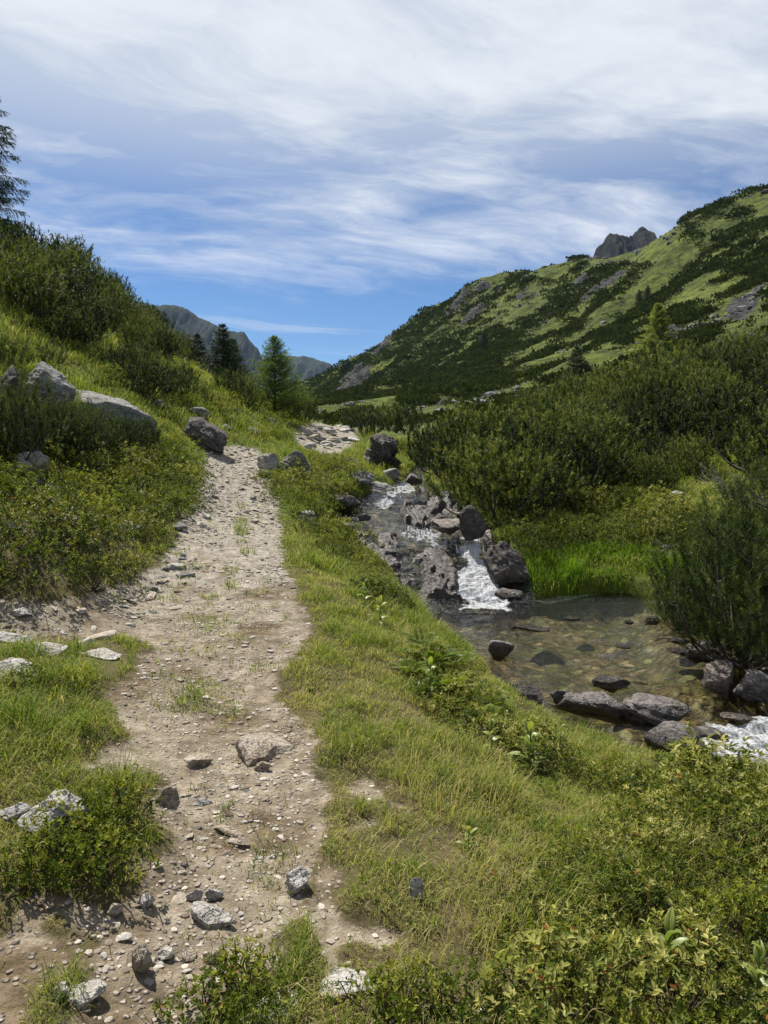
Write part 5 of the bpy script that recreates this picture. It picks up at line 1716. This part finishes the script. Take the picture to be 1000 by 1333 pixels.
TUSS = [[(-60, 880), (30, 890), (120, 880), (150, 905), (148, 945), (110, 985), (60, 1010), (-60, 1040)], [(118, 1005), (190, 990), (228, 1022), (205, 1095), (150, 1140), (60, 1160), (40, 1110), (90, 1050)]]
LUSH = [(672, 755), (690, 735), (760, 728), (830, 728), (890, 742), (900, 760), (870, 768), (760, 762), (690, 766)]
DRY = [(420, 1010), (440, 1180), (400, 1240), (330, 1400), (680, 1400), (640, 1230), (690, 1130), (560, 1060), (480, 1000)]
BARE = [(560, 1275), (600, 1245), (690, 1265), (700, 1300), (640, 1330), (570, 1310)]
DRYL = [(-60, 1140), (60, 1160), (150, 1150), (100, 1230), (50, 1300), (20, 1400), (-60, 1400)]

NG = 1150000
th_ = rnd(R(-52), R(58), NG)
r_ = np.exp(rnd(math.log(3.7), math.log(34), NG))
x_, y_ = OX + r_ * np.sin(th_), OY + r_ * np.cos(th_)
z_ = ground(x_, y_)
gpx, gpy = project(x_, y_, z_)
beside = (gpx < -140) | (gpx > 1140)
vis = (gpx > -900) & (gpx < 2100) & (gpy < 1900) & (~beside | (rnd(0, 1, NG) < .45)) & (_gs(x_, y_, SD) > .12)
pw = _gs(x_, y_, PMS)
n1 = fbm(x_ * 1.3, y_ * 1.3, octv=3, seed=201)
n2 = fbm(x_ * 4.5, y_ * 4.5, octv=3, seed=202)
n3 = fbm(x_ * .5, y_ * .5, octv=2, seed=203)
dens = np.ones(NG)
dens *= np.where(pw > .5, .03 + .25 * sstep(.25, .6, n2) * sstep(0, .4, n1), 1.0)
dry = in_poly(gpx, gpy, DRY)
dryl = in_poly(gpx, gpy, DRYL)
bare = in_poly(gpx, gpy, BARE)
tuss = in_poly(gpx, gpy, TUSS[0]) | in_poly(gpx, gpy, TUSS[1])
dens *= np.where(dry, .22 + .78 * sstep(-.25, .3, n2 + .4 * n1), 1)
dens *= np.where(dryl, .06 + .55 * sstep(-.05, .4, n2 + .3 * n1), 1)
dens *= np.where(bare, .08, 1)
isl = np.zeros(NG, bool)
for k_ in ISLANDS:
    isl |= in_poly(gpx, gpy, k_)
edge = (pw > .10) & (pw < .8)
pe = pw + n2 * .35 + .18 * n1
dens = np.where(edge & ~isl, sstep(.50, .22, pe) + .02, dens)
sparse = in_poly(gpx + n1 * 14, gpy + n2 * 10, [(95, 745), (215, 720), (262, 730), (250, 785), (200, 800), (90, 800)]) | in_poly(gpx + n1 * 14, gpy + n2 * 10, [(350, 790), (440, 790), (440, 840), (360, 860)])
dens = np.where(sparse & (pw > .4), .38 * sstep(-.05, .4, n2), dens)
dens = np.where(isl, .75 * sstep(-.25, .25, n2), dens)
shr = in_poly(gpx, gpy, Z_LEFT)
dens *= np.where(shr, .35, 1)
dens *= np.where(in_poly(gpx, gpy, Z_NEAR), .62, 1)
keep = vis & (rnd(0, 1, NG) < dens)
x, y, r = x_[keep], y_[keep], r_[keep]
n = len(x)
K = keep
tz = tuss[K] & (rnd(0, 1, n) < .9)
H = (.045 + .038 * sstep(-.4, .5, n1[K]) + .018 * n2[K]) * (r / 6) ** .42
clump = fbm(x * 6, y * 6, octv=2, seed=207)
H *= .75 + .75 * sstep(-.3, .6, clump)
H = np.where(edge[K], H * .68, H) * (.55 + .45 * sstep(.15, .7, _gs(x, y, SD)))
H = np.where(dry[K] | dryl[K], H * .72, H)
H = np.where(isl[K] | (pw[K] > .4), H * .55, H)
H = np.where(tz, H * 1.4, H)
H = np.where(y > 9, H * 1.35, H) * rnd(.55, 1.25, n)
Wd = .0031 * (r / 5.5) ** .95 * rnd(.7, 1.3, n)
bend = rnd(.3, 1.5, n)
tint = .40 + .16 * n1[K] + .10 * n2[K] + rng.normal(size=n) * .17 + .16 * fbm(x * 7, y * 7, octv=2, seed=208)
tint += .13 + np.where(dry[K] | dryl[K], -.13, 0) + np.where(tz, .07, 0) + np.where(y > 9, .10, 0) + np.where(shr[K], .15, 0) + np.where((gpx[K] > 430) & (gpy[K] < 900) & (y < 10), .03, 0) + .08 * n3[K]
straw = rnd(0, 1, n) < np.where(dry[K] | dryl[K], .24, .09)
tint = np.where(straw, rnd(0, .18, n), tint)
grass('grass', x, y, H, Wd, bend, tint, M['grass'], 'olive and straw coloured turf covering the ground beside the path', np.array([[.5, -.6, 0]]), .14)

# lush rushes along the far stream bank
xs_ = np.array([at_z(a, b, -.5)[:2] for a, b in LUSH])
x0, y0 = xs_.min(0); x1, y1 = xs_.max(0)
x_, y_ = rnd(x0 - .3, x1 + .3, 60000), rnd(y0 - 1.2, y1 + 1.2, 60000)
z_ = ground(x_, y_)
a_, b_ = project(x_, y_, z_)
sd_ = _gs(x_, y_, SD)
k_ = in_poly(a_, b_, [(668, 772), (685, 728), (760, 718), (830, 720), (900, 738), (905, 775), (860, 790), (760, 785)]) & (sd_ > .0) & (rnd(0, 1, 60000) < 0.65 + .3 * fbm(x_ * 2, y_ * 2, octv=2, seed=19))
x, y, s_ = x_[k_], y_[k_], sd_[k_]
n = len(x)
grass('lush_grass', x, y, rnd(.12, .46, n) * (.7 + .55 * fbm(x * 1.5, y * 1.5, octv=2, seed=5)), rnd(.007, .013, n), rnd(.2, .9, n), rnd(0, 1, n) * .6 + .3 + .25 * fbm(x * 2, y * 2, octv=2, seed=9), M['lush'], 'tall fresh green grass hanging over the far stream bank', np.array([[0, -1.0, 0]]), .35)

# straw coloured seed stalks standing above the turf
def stalk_patch(poly, n, h, label):
    pts = np.array(scatter(poly, n * 60, .012, 1.6, 8, n))
    x, y = pts[:, 0], pts[:, 1]
    m_ = len(x)
    return grass('dry_grass', x, y, h * rnd(.6, 1.2, m_), .0022 * ((y + 3) / 5.5) * np.ones(m_), rnd(.3, 1.0, m_), rnd(0, .25, m_), M['grass'], label, np.array([[.4, -.5, 0]]), .4)


stalk_patch([(560, 1190), (640, 1130), (720, 1180), (720, 1270), (640, 1260)], 1500, .20, 'pale straw coloured grass beside the near thicket')
stalk_patch([(690, 1300), (780, 1280), (790, 1400), (680, 1400)], 700, .17, 'pale dry grass tuft at the lower picture edge')
stalk_patch([(520, 960), (640, 990), (700, 1050), (600, 1080), (500, 1040)], 1300, .17, 'dry grass stalks in the meadow above the outflow')
stalk_patch([(880, 1080), (1000, 1090), (1000, 1160), (880, 1150)], 700, .2, 'dry grass behind the creeping willows')

# ------------------------------------------------------------------ the far slope: dark scrub in streaks down the fall line, one mass
NS = 120000
th_ = rnd(R(-16), R(44), NS)
r_ = np.exp(rnd(math.log(62), math.log(600), NS))
x_, y_ = OX + r_ * np.sin(th_), OY + r_ * np.cos(th_)
z_ = ground(x_, y_)
sx_, sy_ = (x_ * .73 + y_ * .68), (-x_ * .68 + y_ * .73)
f1 = fbm(sx_ / 70, sy_ / 15, octv=4, seed=301)
f2 = fbm(x_ / 22, y_ / 22, octv=4, seed=302)
a_, b_ = project(x_, y_, z_)
core = np.zeros(NS)
for poly in [[(490, 470), (520, 430), (600, 385), (640, 370), (640, 390), (560, 450), (520, 480)], [(560, 500), (640, 440), (730, 385), (780, 350), (830, 335), (850, 340), (760, 400), (680, 460), (620, 500)],
             [(680, 500), (760, 430), (820, 390), (900, 330), (960, 275), (1020, 270), (1020, 320), (930, 360), (850, 400), (800, 450), (740, 500)], [(400, 520), (430, 480), (480, 470), (490, 500), (440, 530)], [(850, 440), (900, 400), (920, 440), (880, 470)]]:
    core = np.maximum(core, in_poly(a_ + f2 * 22, b_ + f2 * 16, poly).astype(float))
base_band = sstep(92, 66, r_) * .38 - sstep(85, 130, r_) * .12
base_band = np.where(a_ < 600, -.30 * sstep(250, 120, r_), base_band)
strip = np.zeros(NS)
for poly in [[(400, 560), (400, 535), (600, 528), (700, 500), (640, 500), (560, 515), (640, 560)], [(600, 480), (700, 400), (760, 360), (740, 360), (620, 440), (560, 490)], [(730, 480), (800, 420), (880, 350), (840, 350), (790, 400), (720, 460)], [(540, 470), (600, 420), (640, 385), (610, 400), (540, 455)], [(880, 470), (1010, 390), (1010, 420), (900, 475)]]:
    strip = np.maximum(strip, in_poly(a_ + f2 * 12, b_ + f2 * 8, poly).astype(float))
sc_ = f1 * .50 + f2 * .46 + core * .34 + base_band - strip * .34 + .02 + .52 * fbm(x_ / 9, y_ / 9, octv=3, seed=303)
k_ = ((sc_ > .10 + rnd(-.06, .06, NS)) | (rnd(0, 1, NS) < .025)) & (_gs(x_, y_, ROCKM) < .5) & (a_ > 380) & ~((a_ > 765) & (a_ < 890) & (b_ < 345))
x_, y_, z_, r_ = x_[k_], y_[k_], z_[k_], r_[k_]
NSC = 34000
x_, y_, z_, r_ = x_[:NSC], y_[:NSC], z_[:NSC], r_[:NSC]
n = len(x_)
card = 20
size = (.6 + .0030 * r_) * np.exp(np.minimum(rng.normal(size=n) * .42, .45))
size = np.where(r_ < 130, size * 1.0, size)
dv = rdir(n * card).reshape(n, card, 3)
dv[..., 2] = np.abs(dv[..., 2])
cen = np.stack([x_, y_, z_], 1)[:, None] + dv * size[:, None, None] * np.array([1.25, 1.25, .62]) * rnd(.7, 1.05, (n, card, 1))
cs = size[:, None] * rnd(.22, .42, (n, card))
u1 = unit(np.cross(dv, rdir(n * card).reshape(n, card, 3)))
u2 = np.cross(dv, u1)
tipv = cen + (dv * .7 + np.array([0, 0, .45])) * cs[..., None]
V = np.stack([cen - u1 * cs[..., None] * .6, cen + u1 * cs[..., None] * .6, tipv, cen - u2 * cs[..., None] * .6 + dv * .1, cen + u2 * cs[..., None] * .6, ], 2).reshape(-1, 3)
kk = (np.arange(n * card) * 5)[:, None]
T = np.concatenate([kk + np.array([[0, 1, 2]]), kk + np.array([[3, 4, 2]])])
ti = np.repeat(np.clip(np.repeat(.45 + rng.normal(size=n) * .16, card) + rng.normal(size=n * card) * .12, 0, 1), 5)
tag(link('mountain_pine_scrub', make_mesh('mountain_pine_scrub', V, [T], {'tint': ti}, False, [M['scrub']])), 'dark streaks of dwarf pine scrub running down the far slope', 'scrub', None, 'stuff')

# pale boulders and scree on the far slope
M['scree'] = rock_mat('slope_scree', (.05, .05, .048), (.12, .118, .11), (.23, .225, .21), .3, .2)
NB = 40000
th_ = rnd(R(-12), R(42), NB)
r_ = np.exp(rnd(math.log(75), math.log(560), NB))
x_, y_ = OX + r_ * np.sin(th_), OY + r_ * np.cos(th_)
f_ = fbm(x_ * .045, y_ * .045, octv=4, seed=311) + .6 * fbm((x_ * .73 + y_ * .68) / 45, (-x_ * .68 + y_ * .73) / 9, octv=3, seed=312)
k_ = (f_ + .5 * _gs(x_, y_, ROCKM) > .40) & (rnd(0, 1, NB) < .5)
x_, y_, r_ = x_[k_][:7500], y_[k_][:7500], r_[k_][:7500]
n = len(x_)
z_ = ground(x_, y_)
s_ = np.minimum((.16 + .0012 * r_) * np.exp(rng.normal(size=n) * .55), 1.5)
rb = gv[None] * (np.stack([rnd(.8, 1.5, n), rnd(.7, 1.1, n), rnd(.4, .9, n)], 1) * s_[:, None])[:, None] * (1 + rng.normal(size=(n, len(gv), 1)) * .16) + np.stack([x_, y_, z_], 1)[:, None]
tag(link('scree', make_mesh('scree', rb.reshape(-1, 3), [(gf[None] + (np.arange(n) * len(gv))[:, None, None]).reshape(-1, 3)], {'wl': np.full(n * len(gv), -9.0)}, False, [M['scree']])), 'pale boulders and scree strewn over the far slope', 'scree', None, 'stuff')
